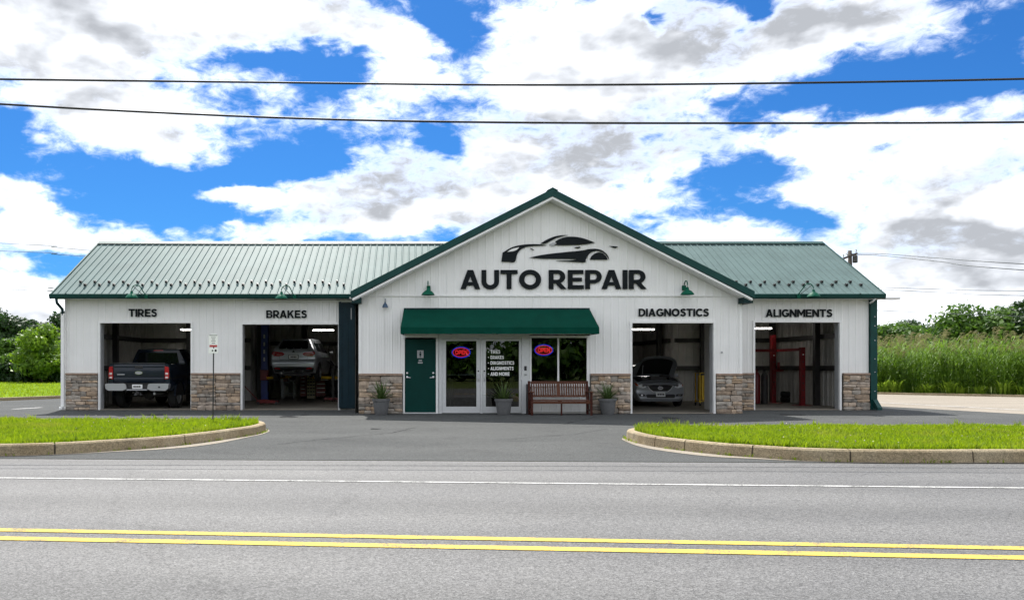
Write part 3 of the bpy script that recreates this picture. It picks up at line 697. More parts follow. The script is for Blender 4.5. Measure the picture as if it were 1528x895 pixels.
# gabled roof, ridge running back
slope = Vector((GH, 0, GE - GZ)).normalized()
for s in (-1, 1):
    for k in range(8):
        y0 = yC - .42 + k * .914; y1 = min(y0 + .912, yC - .42 + 6.6)
        if y0 >= y1: continue
        a, b = Vector((GX, 0, GZ)), Vector((GX + s * GH, 0, GE)); nn = Vector((s * (GZ - GE), 0, GH)).normalized(); mb = MB()
        vs = [a + Vector((0, y0, 0)), b + Vector((0, y0, 0)), b + Vector((0, y1, 0)), a + Vector((0, y1, 0))]
        mb.add(vs + [v - nn * .02 for v in vs], [(0, 1, 2, 3), (7, 6, 5, 4), (0, 4, 5, 1), (1, 5, 6, 2), (2, 6, 7, 3)])
        for r in range(4):
            yr = y0 + .1 + r * .2285
            mb.add([(a + Vector((0, yr - .02, 0)) + nn * .001), (b + Vector((0, yr - .02, 0)) + nn * .001), (b + Vector((0, yr, 0)) + nn * .028), (a + Vector((0, yr, 0)) + nn * .028), (b + Vector((0, yr + .02, 0)) + nn * .001), (a + Vector((0, yr + .02, 0)) + nn * .001)], [(0, 1, 2, 3), (3, 2, 4, 5)])
        mb.build('roof_panel', M['roof_metal'], BLD)
    # green rake board with its white under-edge
    p0, p1 = (GX, GZ + .05), (GX + s * (GH + .05), GE + .03)
    MB().prism([p0, p1, (p1[0], p1[1] - .2), (GX, GZ - .17)], yC - .46, yC - .415).build('rake_board', M['green_trim'], BLD)
    MB().prism([(GX, GZ - .175), (GX + s * GH, GE - .175 + .003), (GX + s * GH, GE - .235), (GX, GZ - .235)], yC - .44, yC - .40).build('rake_edge', M['white_trim'], BLD)
    MB().prism([(GX, GZ - .235), (GX + s * (GH - .02), GE - .235), (GX + s * (GH - .02), GE - .25), (GX, GZ - .25)], yC - .41, yC - .03).build('rake_soffit', M['white_trim'], BLD)
    MB().box(GX + s * (GH - .24), GX + s * (GH + .03), yC - .40, yC + 1.6, GE - .30, GE - .12).build('eave_box', M['green_dark'], BLD)
MB().prism([(GX - .16, GZ + .0), (GX, GZ + .085), (GX + .16, GZ + .0), (GX, GZ + .04)], yC - .47, yC + 6.2).build('ridge_cap', M['green_trim'], BLD)
# snow guards: two staggered rows of dark cleats on the wing roofs
sg = MB().box(-.035, .035, -.06, .06, 0, .025).box(-.036, .036, -.05, -.01, .025, .075, .012).box(-.012, .012, -.02, .05, .025, .055)
gme = None; u = Vector((0, RY1 - RY0, RZ1 - RZ0)).normalized(); ang = math.atan2(RZ1 - RZ0, RY1 - RY0)
for row, dist, off in ((0, .62, 0), (1, .86, -.2285)):
    k = math.ceil((RXL + .5) / .457)
    while k * .457 < RXR - .35:
        xx = k * .457 + off; k += 1
        if not (-11.1 < xx < -2.2 or 10.0 < xx < 14.3): continue
        pz = Vector((xx, RY0, RZ0)) + u * dist
        if gme is None: o = sg.build('snow_guard', M['black_metal'], BLD); gme = o.data
        else: o = bpy.data.objects.new('snow_guard', gme); COL.objects.link(o); o.parent = BLD
        o.location = pz + Vector((0, -.02, .03)) - wloc(BLD); o.rotation_euler = (ang, 0, random.uniform(-.1, .1))
# downspouts and the dark corner post
MB().tube([(XL - .10, RY0 - .03, 3.52), (XL - .10, RY0 + .02, 3.36), (XL - .05, yW - .12, 3.18), (XL - .05, yW - .1, 3.0)], .045, 8).build('downspout_elbow', M['green_dark'], BLD, smooth=True)
MB().box(XL - .10, XL + .0, yW - .14, yW - .05, .12, 3.05, .012).build('downspout', M['white_trim'], BLD)
MB().box(XL - .10, XL + .0, yW - .27, yW - .05, .02, .115, .02).build('downspout_foot', M['white_trim'], BLD)
MB().box(XL - .012, XL + .03, yW - .045, yW + .2, 0.0, 3.5).build('corner_trim', M['white_trim'], BLD)
cp = MB().box(wx(1297), wx(1306.5), yW - .10, yW + .2, .02, 3.49).build('corner_post', M['green_trim'], BLD)
for z in (.6, 1.2, 1.62, 2.2, 2.66, 2.95): MB().lathe([(0.0, -.018), (.014, -.012), (.018, 0)], ((wx(1297) + wx(1306.5)) / 2 + .02, yW - .10, z), 8, 'y').build('bolt', M['satin_chrome'], cp)
MB().tube([(14.32, RY0 - .03, 3.5), (14.3, RY0 + .05, 3.42), (14.34, yW - .14, 3.38)], .03, 8).build('downspout_elbow', M['white_trim'], BLD, smooth=True)
MB().prism([(yW - .42, .02), (yW - .42, .09), (yW - .16, .34), (yW - .1, .34), (yW - .1, .2), (yW - .3, .02)], 14.42, 14.56, 'x').build('downspout_foot', M['green_trim'], BLD)
MB().tube([(CL - .42, RY0 - .05, 3.52), (CL - .25, RY0 - .2, 3.46), (CL - .06, RY0 - .3, 3.40)], .035, 8).build('downspout_elbow', M['white_trim'], BLD, smooth=True)

# --- stone piers: a backing, every stone a piece, a cap
random.seed(21)
def stone_mesh(seed):
    rs = random.Random(seed); bm = bmesh.new(); bmesh.ops.create_cube(bm, size=1)
    bmesh.ops.subdivide_edges(bm, edges=[e for e in bm.edges if abs((e.verts[0].co - e.verts[1].co).y) < .1], cuts=1, use_grid_fill=True)
    for v in bm.verts:
        e = (abs(v.co.x) > .4) + (abs(v.co.z) > .4)
        v.co.x += rs.uniform(-.045, .045) - (.05 * v.co.x if e == 2 else 0); v.co.z += rs.uniform(-.07, .07) - (.1 * v.co.z if e == 2 else 0)
        if v.co.y < 0: v.co.y += rs.uniform(-.12, .12) + (.16 * e)
    me = bpy.data.meshes.new('stone'); bm.to_mesh(me); bm.free(); return me
SM = [stone_mesh(i) for i in range(14)]
SM2 = []
for i, me in enumerate(SM): me.materials.append(M['stone'] if i % 4 else M['stone_grey'])
def split(x0, x1, z0, z1, out):
    wd, ht = x1 - x0, z1 - z0
    mw, mh = random.uniform(.24, .52), random.uniform(.095, .2)
    if ht > mh * 1.25 and ht > .13 and (wd / ht < 3.6 or random.random() < .5):
        c = z0 + ht * random.uniform(.36, .64); split(x0, x1, z0, c, out); split(x0, x1, c, z1, out)
    elif wd > mw and wd > .2:
        c = x0 + wd * random.uniform(.33, .67); split(x0, c, z0, z1, out); split(c, x1, z0, z1, out)
    else: out.append((x0, x1, z0, z1))
NST = 0
def pier(x0, x1, y):
    global NST
    p = MB().box(x0, x1, y - .055, y + .02, 0, STZ - .055).build('stone_pier', M['mortar'], BLD)
    st = []; n = max(1, round((x1 - x0) / .75))
    for i in range(n): split(x0 + (x1 - x0) * i / n, x0 + (x1 - x0) * (i + 1) / n, .0, STZ - .06, st)
    for a, b, c, d in st:
        o = bpy.data.objects.new('stone', random.choice(SM)); COL.objects.link(o); o.parent = p; NST += 1
        dp = random.uniform(.05, .085)
        o.location = Vector(((a + b) / 2, y - .06 - dp * .25, (c + d) / 2)) - wloc(p)
        o.scale = ((b - a - .008) * random.choice((1, -1)), dp, (d - c - .007) * random.choice((1, -1)))
    MB().box(x0 - .0, x1 + .0, y - .12, y + .0, STZ - .055, STZ + .012, .012).build('stone_cap', M['stone_cap'], p)
pier(XL + .03, bays[1][0] - .07, yW); pier(bays[1][1] + .02, bays[2][0] - .06, yW); pier(CL - .03, DX0 - .03, yC); pier(DX1 + .02, bays[3][0] - .06, yC)
pier(bays[3][1] + .07, CR + .02, yC); pier(CR + .3, bays[4][0] - .05, yW); pier(bays[4][1] + .1, wx(1296), yW)
# --- bay door frames
for i, (x0, x1, zt) in bays.items():
    y = yC if i == 3 else yW; t = .065
    f = MB(); f.box(x0 - t, x0, y - .045, y + .02, .0, zt + t); f.box(x1, x1 + t, y - .045, y + .02, 0, zt + t); f.box(x0 + .001, x1 - .001, y - .043, y + .02, zt, zt + t)
    fr = f.build('bay_frame', M['white_trim'], BLD)
    MB().box(x0 + .001, x0 + .016, y + .022, y + .24, .0, zt).build('jamb', M['jamb_grey'], fr); MB().box(x1 - .016, x1 - .001, y + .022, y + .24, .0, zt).build('jamb', M['jamb_grey'], fr)
    MB().box(x0 + .0, x1, y - .03, y + .25, .004, .022).build('threshold', M['pale_concrete'], fr)
# sliding door pushed open beside the brakes bay
sx0, sx1 = wx(507), CL + .06
sl = MB().box(sx0, sx1, yW - .12, yW - .07, .06, wz(452)).build('sliding_door', M['dark_teal_panel'], BLD, label='dark teal sliding door pushed open beside the bay')
for k in range(4):
    xx = sx0 + .05 + k * .19; MB().box(xx, xx + .035, yW - .138, yW - .12, .07, wz(453)).build('rib', M['dark_teal_panel'], sl)
MB().box(sx0 - .02, sx0 + .05, yW - .15, yW - .06, .07, wz(452) + .03).build('edge_stile', M['dark_teal_panel'], sl)
MB().box(wx(524), wx(525.4), yW - .155, yW - .138, wz(477), wz(460), .004).build('pull_handle', M['grey_steel'], sl)
MB().box(bays[2][0] + .2, sx1, yW - .10, yW - .03, wz(452) + .03, wz(452) + .07).build('track', M['white_trim'], sl)

# --- shop front: steel door, glass double door, window
sf = MB()
def fx(px): return cx(px)
def fz(py): return cz(py)
TH = yC + .02
# green door
dr = MB().box(fx(604), fx(650.5), TH + .01, TH + .06, .04, fz(506)).build('door', M['green_door'], BLD, label='dark green steel door')
fr = MB(); fr.box(fx(601.5), fx(604), TH - .04, TH + .08, .0, fz(503.5)); fr.box(fx(650.5), fx(653.5), TH - .04, TH + .08, 0, fz(503.5)); fr.box(fx(601.5) + .001, fx(653.5) - .001, TH - .042, TH + .08, fz(503.5), fz(499.5)); fr.build('frame', M['white_trim'], dr)
MB().box(fx(604), fx(650.5), TH - .05, TH + .06, .0, .035).build('threshold', M['aluminium'], dr)
for px, s in ((607.5, 1), (646.5, -1)):
    h = MB(); h.lathe([(.0, -.055), (.03, -.05), (.033, -.01), (.03, 0)], (fx(px), TH + .01, fz(562.5)), 12, 'y'); h.tube([(fx(px), TH - .035, fz(563)), (fx(px) + s * .03, TH - .045, fz(563)), (fx(px) + s * .10, TH - .045, fz(563.4))], .013, 8)
    h.build('handle', M['satin_chrome'], dr, smooth=True, angle=40)
    MB().lathe([(.0, -.03), (.028, -.026), (.03, 0)], (fx(px), TH + .01, fz(556.5)), 12, 'y').build('deadbolt', M['satin_chrome'], dr)
pq = MB().box(fx(622.5), fx(632), TH - .002, TH + .009, fz(534), fz(522.5), .004).build('plaque', M['sign_grey'], dr)
q = MB(); c0 = fx(627.2); q.lathe([(0, -.006), (.022, -.006), (.022, 0)], (c0, TH - .003, fz(525.3)), 12, 'y'); q.box(c0 - .028, c0 + .028, TH - .008, TH - .003, fz(530), fz(526.8)); q.box(c0 - .02, c0 - .004, TH - .008, TH - .003, fz(532.6), fz(530)); q.box(c0 + .004, c0 + .02, TH - .008, TH - .003, fz(532.6), fz(530)); q.build('plaque_symbol', M['green_dark'], dr)
q = MB(); q.box(c0 - .05, c0 + .05, TH + .003, TH + .009, fz(538.5), fz(536.6)); q.box(c0 - .07, c0 + .07, TH + .003, TH + .009, fz(542), fz(540)); q.build('plaque_text_line', M['sign_grey'], dr)
# storefront frame round the double door and the window
fb = MB()
for a, b in ((655, 659.5), (716.8, 720.2), (778.5, 790.5)): fb.box(fx(a), fx(b), TH - .03, TH + .10, .0, fz(500))
fb.box(fx(655) + .001, fx(790.5) - .001, TH - .032, TH + .10, fz(505), fz(499.2)); fb.box(fx(653.6), fx(655) - .001, TH, TH + .08, 0, fz(499.4))
fb.build('storefront_frame', M['aluminium'], BLD)
for (a, b, ga, gb, hinge) in ((659.8, 716.5, 665.5, 711, 0), (720.5, 778.2, 725, 774.5, 1)):
    f = MB(); y0, y1 = TH - .01, TH + .045
    f.box(fx(a), fx(ga), y0, y1, .02, fz(505.5)); f.box(fx(gb), fx(b), y0, y1, .02, fz(505.5)); f.box(fx(ga) + .0005, fx(gb) - .0005, y0 + .002, y1, fz(508.5), fz(505.5)); f.box(fx(ga) + .0005, fx(gb) - .0005, y0 + .002, y1, .02, fz(606.5))
    d = f.build('glass_door', M['aluminium'], BLD)
    MB().box(fx(ga), fx(gb), TH + .012, TH + .018, fz(606.5), fz(508.5)).build('pane', M['pane_glass'], d)
    hx = fx(713.8) if hinge == 0 else fx(722.8); s = -1 if hinge == 0 else 1
    MB().tube([(hx, TH - .01, fz(557)), (hx, TH - .07, fz(557)), (hx, TH - .07, fz(568)), (hx, TH - .01, fz(568))], .012, 8).build('pull_handle', M['satin_chrome'], d, smooth=True, angle=50)
    MB().box(fx(ga) - .02, fx(gb) + .02, TH + .05, TH + .075, fz(560), fz(558), .004).build('push_bar', M['satin_chrome'] if hinge == 0 else M['grey_steel'], d)
    MB().lathe([(0, -.02), (.022, -.018), (.024, 0)], (hx, TH - .01, fz(553.5)), 10, 'y').build('lock', M['black_metal'], d)
    for z in (.3, 1.05, 1.8): MB().tube([(fx(a if hinge == 0 else b), TH - .018, z - .06), (fx(a if hinge == 0 else b), TH - .018, z + .06)], .014, 8).build('hinge', M['aluminium'], d)
MB().box(fx(782.2), fx(785.8), TH - .05, TH - .03, fz(552.5), fz(546), .006).build('keypad', M['black_metal'], BLD)
MB().box(fx(782), fx(786), TH - .045, TH - .03, fz(560), fz(557.5), .006).build('letter_slot', M['grey_steel'], BLD)
f = MB()
for a, b in ((790.7, 793), (831.8, 834.2), (875.5, 879.5)): f.box(fx(a), fx(b), TH - .04, TH + .06, fz(574.5), fz(500.5))
f.box(fx(793) + .0005, fx(875.5) - .0005, TH - .038, TH + .06, fz(504), fz(500.5)); f.box(fx(793) + .0005, fx(875.5) - .0005, TH - .038, TH + .06, fz(574.5), fz(572.5))
wn = f.build('window', M['white_trim'], BLD)
for a, b in ((793, 831.8), (834.2, 875.5)): MB().box(fx(a), fx(b), TH + .012, TH + .018, fz(572.5), fz(504)).build('pane', M['pane_glass'], wn)
MB().box(fx(790), fx(880), TH - .06, TH + .02, fz(576.5), fz(574.6)).build('sill', M['white_trim'], wn)
MB().box(DX0 - .03, DX1 + .03, yC - .05, yC + .02, fz(499), fz(496)).build('head_flashing', M['white_trim'], BLD)
# dim things seen through the glass
MB().box(1.2, 3.0, 25.6, 26.1, .02, 1.05, .02).build('reception_counter', M['wood_dark'], None, label='dark reception counter behind the glass doors', cat='counter')
# small fittings on the walls
MB().lathe([(0, -.02), (.03, -.015), (.03, 0)], (cx(1076.5), yC - .022, cz(525.5)), 10, 'y').build('wall_knob', M['grey_steel'], BLD)

# ================================================================ lettering
GL = {}
def ring(x, z, ro, ri, a0=0, a1=360, n=None):
    n = n or max(8, int(abs(a1 - a0) / 12)); o = [];
    an = [R(a0 + (a1 - a0) * k / n) for k in range(n + 1)]
    return [(x + ro[0] * math.cos(t), z + ro[1] * math.sin(t)) for t in an] + [(x + ri[0] * math.cos(t), z + ri[1] * math.sin(t)) for t in an[::-1]]
def rc(x0, x1, z0, z1): return [(x0, z0), (x1, z0), (x1, z1), (x0, z1)]
def stroke(pts, t, n=6):
    p = catmull([Vector((*q, 0)) for q in pts], n); L, Q = [], []
    for i, c in enumerate(p):
        d_ = (p[min(i + 1, len(p) - 1)] - p[max(i - 1, 0)]).normalized(); nn = Vector((-d_.y, d_.x, 0)) * t / 2
        L.append((c + nn)[:2]); Q.append((c - nn)[:2])
    return L + Q[::-1]
def two(a, m): return [a, [(2 * m - x, z) for x, z in a]]
ST = rc(0, .24, 0, 1)
BOWL = [rc(.24, .44, .80, 1), rc(.24, .44, .30, .49), ring(.44, .65, (.37, .35), (.13, .155), -90, 90)]
GLYPH = {   # heavy geometric capitals, cap height 1: pieces of each letter
    'A': two([(0, 0), (.26, 0), (.48, .68), (.48, 1), (.34, 1)], .48) + [[(.27, .19), (.69, .19), (.63, .37), (.33, .37)]],
    'U': [rc(0, .24, .40, 1), rc(.62, .86, .40, 1), ring(.43, .40, (.43, .415), (.19, .19), 180, 360)],
    'T': [rc(0, .84, .79, 1), rc(.30, .54, 0, .79)], 'I': [ST], 'L': [ST, rc(.24, .70, 0, .21)],
    'O': [ring(.54, .5, (.54, .515), (.285, .28), 0, 180), ring(.54, .5, (.54, .515), (.285, .28), 180, 360)],
    'R': [ST] + BOWL + [[(.33, .31), (.57, .35), (.87, 0), (.60, 0)]], 'P': [ST] + BOWL,
    'E': [ST, rc(.24, .76, .79, 1), rc(.24, .69, .405, .60), rc(.24, .78, 0, .21)],
    'B': [ST, rc(.24, .48, .82, 1), rc(.24, .50, .435, .585), rc(.24, .50, 0, .185), ring(.48, .725, (.32, .275), (.10, .095), -60, 90), ring(.50, .285, (.35, .285), (.115, .10), -90, 75)],
    'K': [ST, [(.24, .31), (.24, .60), (.58, 1), (.87, 1), (.42, .47)], [(.37, .47), (.53, .62), (.90, 0), (.61, 0)]],
    'S': [stroke([(.68, .785), (.54, .88), (.37, .895), (.19, .835), (.145, .715), (.215, .605), (.39, .53), (.57, .455), (.645, .315), (.58, .165), (.39, .10), (.21, .125), (.05, .22)], .215)],
    'D': [ST, rc(.24, .42, .79, 1), rc(.24, .42, 0, .21), ring(.42, .5, (.50, .5), (.25, .29), -90, 90)],
    'G': [ring(.53, .5, (.53, .515), (.28, .285), 42, 318), rc(.57, .99, .36, .54), rc(.77, .99, .14, .36)],
    'C': [ring(.53, .5, (.53, .515), (.28, .285), 44, 316)],
    'N': [ST, rc(.68, .92, 0, 1), [(.24, 1), (.20, 1), (.24, .62), (.68, 0), (.72, 0), (.68, .38)]],
    'M': [rc(0, .23, 0, 1), rc(.85, 1.08, 0, 1)] + two([(.20, 1), (.23, 1), (.54, .50), (.54, .14), (.23, .62)], .54)}
CAP0, CAP = 0.0, 1.0
def glyph(ch, bold):
    """pieces of one capital as a mesh 0.04 thick, each piece a hair prouder than the one before"""
    if ch in GL: return GL[ch]
    mb = MB()
    for i, p in enumerate(GLYPH[ch]): mb.prism(p, -.02, .02 + .0012 * i, 'z')
    vs = [Vector(v) for v in mb.v]; GL[ch] = (vs, mb.f, min(v.x for v in vs), max(v.x for v in vs)); return GL[ch]
def lettering(text, x0, x1, z0, z1, y, m, parent, bold=.03, gap=.085, depth=.02, name='letter', space=.30, joined=False):
    """letters between x0..x1 and z0..z1, standing proud of the plane y"""
    w_ = 0; items = []; prev = ' '
    for ch in text:
        if ch == ' ': w_ += space; continue
        vs, fs, a, b = glyph(ch, bold); kern = 0
        items.append((w_ - (.07 if items and ((prev in 'AR' and ch == 'T') or (prev in 'PT' and ch == 'A') or (prev == 'R' and ch == 'A')) else 0), vs, fs, a)); w_ = items[-1][0] + b - a + gap; prev = ch
    w_ -= gap; sx = (x1 - x0) / w_; sz = (z1 - z0) / CAP; one = MB()
    for w0, vs, fs, a in items:
        mb = one if joined else MB()
        mb.add([(x0 + (w0 + v.x - a) * sx, y - depth * (.5 + v.z / .04), z0 + (v.y - CAP0) * sz) for v in vs], fs)
        if not joined: mb.build(name, m, parent)
    if joined: return one.build(name, m, parent)
def wall_text(text, px0, px1, py0, py1, front, label, **kw):
    X, Z, y = (cx, cz, yC - .024) if front else (wx, wz, yW - .024)
    e = empty('wall_lettering', ((X(px0) + X(px1)) / 2, y, Z(py1)), label, 'lettering', 'black lettering on the white walls')
    lettering(text, X(px0), X(px1), Z(py1), Z(py0), y, M['sign_black'], e, **kw)
wall_text('AUTO REPAIR', 687, 964.5, 403, 431.5, True, 'large black AUTO REPAIR lettering across the white gable', gap=.065)
wall_text('TIRES', 192.5, 234.5, 461, 472.5, False, 'black TIRES lettering above the bay with the pickup')
wall_text('BRAKES', 397.5, 458, 463, 474.5, False, 'black BRAKES lettering above the bay with the lifted car')
wall_text('DIAGNOSTICS', 952.5, 1057, 460.5, 472, True, 'black DIAGNOSTICS lettering above the bay with the opened hood')
wall_text('ALIGNMENTS', 1142, 1241, 461.5, 473, False, 'black ALIGNMENTS lettering above the bay with the red posts')
# car silhouette above the big letters: cut sheet pieces fixed to the gable
LG = empty('car_silhouette_sign', (cx(830), yC - .03, cz(391)), 'black sports car silhouette on the gable above the big letters', 'sign')
lz = lambda p: (cx(730 + p[0] / 7.276), cz(340 + p[1] / 7.276))
def smooth2(pts, n=5, closed=False): return [(p.x, p.y) for p in catmull([Vector((*p, 0)) for p in pts], n)]
def logo(name, top, bottom=(), m='sign_black', dy=0.0):
    poly = smooth2(top) + (smooth2(bottom) if len(bottom) > 2 else list(bottom))
    MB().prism([lz(p) for p in poly], yC - .036 - dy, yC - .0235 - dy * .9).build(name, M[m], LG)
logo('front_fender', [(145, 270), (240, 215), (330, 190), (430, 179), (545, 180), (632, 193)], [(560, 196), (450, 201), (380, 216), (330, 248), (298, 300), (275, 370), (205, 370), (130, 370)])
logo('headlamp_cutout', [(193, 263), (245, 231), (325, 212)], [(300, 240), (265, 254), (230, 259)], 'white_siding', .004)
logo('windscreen_pillar', [(552, 174), (620, 131), (700, 98), (780, 82), (858, 81)], [(800, 91), (730, 112), (660, 147), (612, 174)])
logo('side_window', [(703, 190), (730, 168), (716, 150), (780, 115), (860, 98), (940, 100), (1020, 115), (1090, 140), (1145, 163)], [(1060, 178), (960, 187), (840, 190), (760, 191)])
logo('mirror', [(645, 182), (690, 163), (722, 166)], [(705, 188), (682, 203), (668, 190)], 'sign_grey')
logo('door_handle', [(918, 216), (950, 208), (992, 207)], [(980, 220), (955, 223), (930, 219)])
logo('fender_vent', [(438, 222), (470, 230), (488, 246)], [(468, 240), (450, 232), (444, 227)])
logo('side_sweep', [(430, 325), (560, 297), (700, 278), (850, 262), (1000, 248), (1065, 234), (1140, 228), (1210, 240), (1262, 275), (1290, 312), (1301, 348)],
     [(1280, 318), (1250, 282), (1205, 258), (1150, 252), (1098, 272), (1064, 312), (1046, 350), (1036, 375), (940, 372), (720, 359), (880, 354), (946, 344), (880, 339), (600, 337)])
logo('wheel', [(1090, 346), (1106, 312), (1140, 282), (1182, 268), (1225, 276), (1262, 306), (1284, 347)], [(1230, 347), (1180, 347), (1130, 346)])
logo('spoiler', [(1295, 198), (1345, 200), (1397, 205)], [(1372, 223), (1350, 220), (1335, 212)])

# ================================================================ lamps on the walls
def gooseneck(px, py, front, side, label):
    """enamel bell shade hung from a bent tube arm; side: which way the arm leaves"""
    if front: x, y, z = cx(px), yC - .30, cz(py)
    else: d = 24.72; x, y, z = (px - PX) * d / F, d, EYE + (PY - py) * d / F
    e = empty('gooseneck_lamp', (x, y, z), label, 'lamp', 'green gooseneck wall lamps')
    MB().lathe([(.0, .215), (.035, .215), (.045, .15), (.06, .135), (.12, .10), (.17, .045), (.195, 0.0), (.188, 0.0), (.16, .045), (.11, .085), (0, .11)], (x, y, z), 24).build('shade', M['green_lamp'], e, smooth=True, angle=50)
    MB().lathe([(.0, .035), (.05, .05), (.055, .08), (.03, .10)], (x, y, z), 12).build('bulb', M['tail_clear'], e, smooth=True)
    top = z + .21
    if front:
        arc = [(x, y, top), (x, y, top + .09)] + [(x, y + .13 - .13 * math.cos(a), top + .09 + .11 * math.sin(a)) for a in (R(20 * i) for i in range(1, 9))] + [(x, yC - .06, top + .02)]
        MB().tube(arc, .016, 8).build('arm', M['green_lamp'], e, smooth=True)
        MB().box(x - .055 + side * .02, x + .055 + side * .02, yC - .10, yC - .02, top - .06, top + .08, .012).build('mount_box', M['green_lamp'], e)
    else:
        bx = x + side * .36
        arc = [(x, y, top), (x, y, top + .06)] + [(x + side * (.14 - .14 * math.cos(a)), y + .02, top + .06 + .13 * math.sin(a)) for a in (R(20 * i) for i in range(1, 8))] + [(bx - side * .05, y + .12, top + .0), (bx, y + .2, top - .10), (bx + side * .02, y + .24, 3.50)]
        MB().tube(arc, .015, 8).build('arm', M['green_lamp'], e, smooth=True)
        MB().tube([(x + side * .05, y + .02, top + .14), (x + side * .22, y + .22, top - .05), (x + side * .26, RY0 + .0, 3.62)], .009, 6).build('brace', M['black_metal'], e)
        MB().box(bx - .04, bx + .06, RY0 - .155, RY0 - .116, 3.49, 3.60, .01).build('mount_plate', M['green_lamp'], e)
gooseneck(196.5, 444.5, False, 1, 'green gooseneck lamp at the eave above the TIRES lettering')
gooseneck(420, 445.5, False, 1, 'green gooseneck lamp at the eave above the BRAKES lettering')
gooseneck(638.5, 441.5, True, 1, 'green gooseneck lamp on the gable left of the big letters')
gooseneck(1020.5, 441, True, -1, 'green gooseneck lamp on the gable right of the big letters')
gooseneck(1214, 442.5, False, -1, 'green gooseneck lamp at the eave above the ALIGNMENTS lettering')
x, z = cx(575), cz(459.5)
e = empty('wall_lantern', (x, yC - .02, z), 'small blue lantern on the wall beside the awning', 'lamp')
MB().lathe([(0, .17), (.02, .17), (.03, .12), (.055, .10), (.08, .035), (.085, .0), (.075, 0), (.05, .09), (0, .1)], (x, yC - .14, z), 16).build('shade', M['blue_lamp'], e, smooth=True, angle=50)
MB().lathe([(0, -.02), (.045, -.005), (.05, .03), (0, .05)], (x, yC - .14, z + .005), 12).build('globe', M['tail_clear'], e, smooth=True)
MB().tube([(x, yC - .14, z + .17), (x, yC - .13, z + .24), (x, yC - .06, z + .26), (x, yC - .02, z + .24)], .012, 6).build('arm', M['blue_lamp'], e, smooth=True)
# flood lamp bracket sticking out behind the right end
e = empty('flood_lamp', (14.6, 29.5, 3.75), 'grey flood lamp on an arm at the right end of the building', 'lamp')
p = P(1308, 446.5, 29.5); q = P(1341, 445, 29.5)
MB().tube([(14.45, 29.5, p[2] - .03), (p[0], 29.5, p[2]), (q[0] - .35, 29.5, q[2])], .028, 8).build('arm', M['grey_steel'], e)
MB().box(q[0] - .55, q[0], 29.38, 29.62, q[2] - .05, q[2] + .035, .02).build('lamp_head', M['aluminium'], e)

# ================================================================ awning
ax0, ax1, az0, az1, az2, ay = -.42, 5.16, 3.05, 2.47, 2.29, yC - .92
AW = empty('awning', ((ax0 + ax1) / 2, yC - .4, az2), 'dark green canvas awning over the entrance doors', 'awning')
c = MB(); n = 28; vs = []; m_ = 6
ex = lambda u, t: ax0 + .08 * (1 - t) + (ax1 - ax0 - .16 * (1 - t)) * u      # the canvas widens a little towards the front
for i in range(n + 1):
    for j in range(m_ + 1):
        u, t = i / n, j / m_; sag = -.018 * math.sin(math.pi * t) * (1 + .5 * math.cos(u * 2 * math.pi * 5)) * math.sin(math.pi * u) ** .3
        vs.append((ex(u, t), yC - .03 + (ay - yC + .03) * t, az0 + (az1 - az0) * t + sag))
c.add(vs, [(i * (m_ + 1) + j, (i + 1) * (m_ + 1) + j, (i + 1) * (m_ + 1) + j + 1, i * (m_ + 1) + j + 1) for i in range(n) for j in range(m_)]).build('canopy', M['green_canvas'], AW, smooth=True)
v_ = MB(); vs = []
for i in range(n + 1):
    u = i / n; xx = ax0 + (ax1 - ax0) * u; b = .006 * math.sin(u * 60)
    vs += [(xx, ay - .004, az1 + .004), (xx, ay - .012 - b, az2), (xx, ay + .004 - b, az2), (xx, ay + .008, az1)]
v_.add(vs, [(i * 4 + j, i * 4 + 4 + j, i * 4 + 5 + j, i * 4 + 1 + j) for i in range(n) for j in range(3)]).build('valance', M['green_canvas'], AW)
for s_, xx in ((1, ax0), (-1, ax1)):
    q = [(xx + s_ * .08, yC - .03, az0), (xx, ay, az1), (xx, ay, az2), (xx + s_ * .08, yC - .03, az2)]
    MB().add(q + [(a + s_ * .008, b, c_) for a, b, c_ in q], [(0, 1, 2, 3), (7, 6, 5, 4), (0, 3, 7, 4), (2, 3, 7, 6), (1, 2, 6, 5)]).build('side_flap', M['green_canvas'], AW)
fr = MB()
for k in range(5):
    xx = ax0 + .11 + (ax1 - ax0 - .22) * k / 4; fr.tube([(xx, yC - .04, az0 - .04), (xx, ay + .03, az1 - .03), (xx, ay + .03, az2 + .03), (xx, yC - .04, az2 + .03)], .016, 6)
fr.tube([(ax0 + .05, ay + .03, az2 + .03), (ax1 - .05, ay + .03, az2 + .03)], .016, 6); fr.build('frame', M['grey_steel'], AW)
MB().box(ax0 + .08, ax1 - .08, yC - .06, yC - .022, az0 - .02, az0 + .03).build('head_bar', M['green_dark'], AW)

# ================================================================ neon OPEN signs
def neon(px, py, label):
    x, z, y = cx(px), cz(py), TH + .11
    e = empty('open_sign', (x, y, z), label, 'sign', 'lit OPEN signs behind the glass')
    for nm, rx, rz, r, m in (('outer_tube', .265, .155, .016, 'neon_blue'), ('inner_tube', .235, .125, .008, 'neon_red')):
        pts = [(x + rx * math.cos(a), y, z + rz * math.sin(a)) for a in (2 * math.pi * k / 40 for k in range(41))]
        MB().tube(pts, r, 6, cap=False).build(nm, M[m], e, smooth=True)
    lettering('OPEN', x - .18, x + .18, z - .066, z + .066, y - .012, M['neon_red'], e, bold=.012, gap=.08, depth=.016)
    MB().prism([(x + .30 * math.cos(2 * math.pi * k / 32), z + .19 * math.sin(2 * math.pi * k / 32)) for k in range(32)], y + .03, y + .045).build('backing', M['black_plastic'], e)
    for s in (-.15, .15): MB().tube([(x + s, y + .035, z + .17), (x + s, y + .035, fz(508))], .004, 5).build('hanger', M['wire_grey'], e)
neon(688.5, 525.5, 'lit OPEN sign in the left glass door')
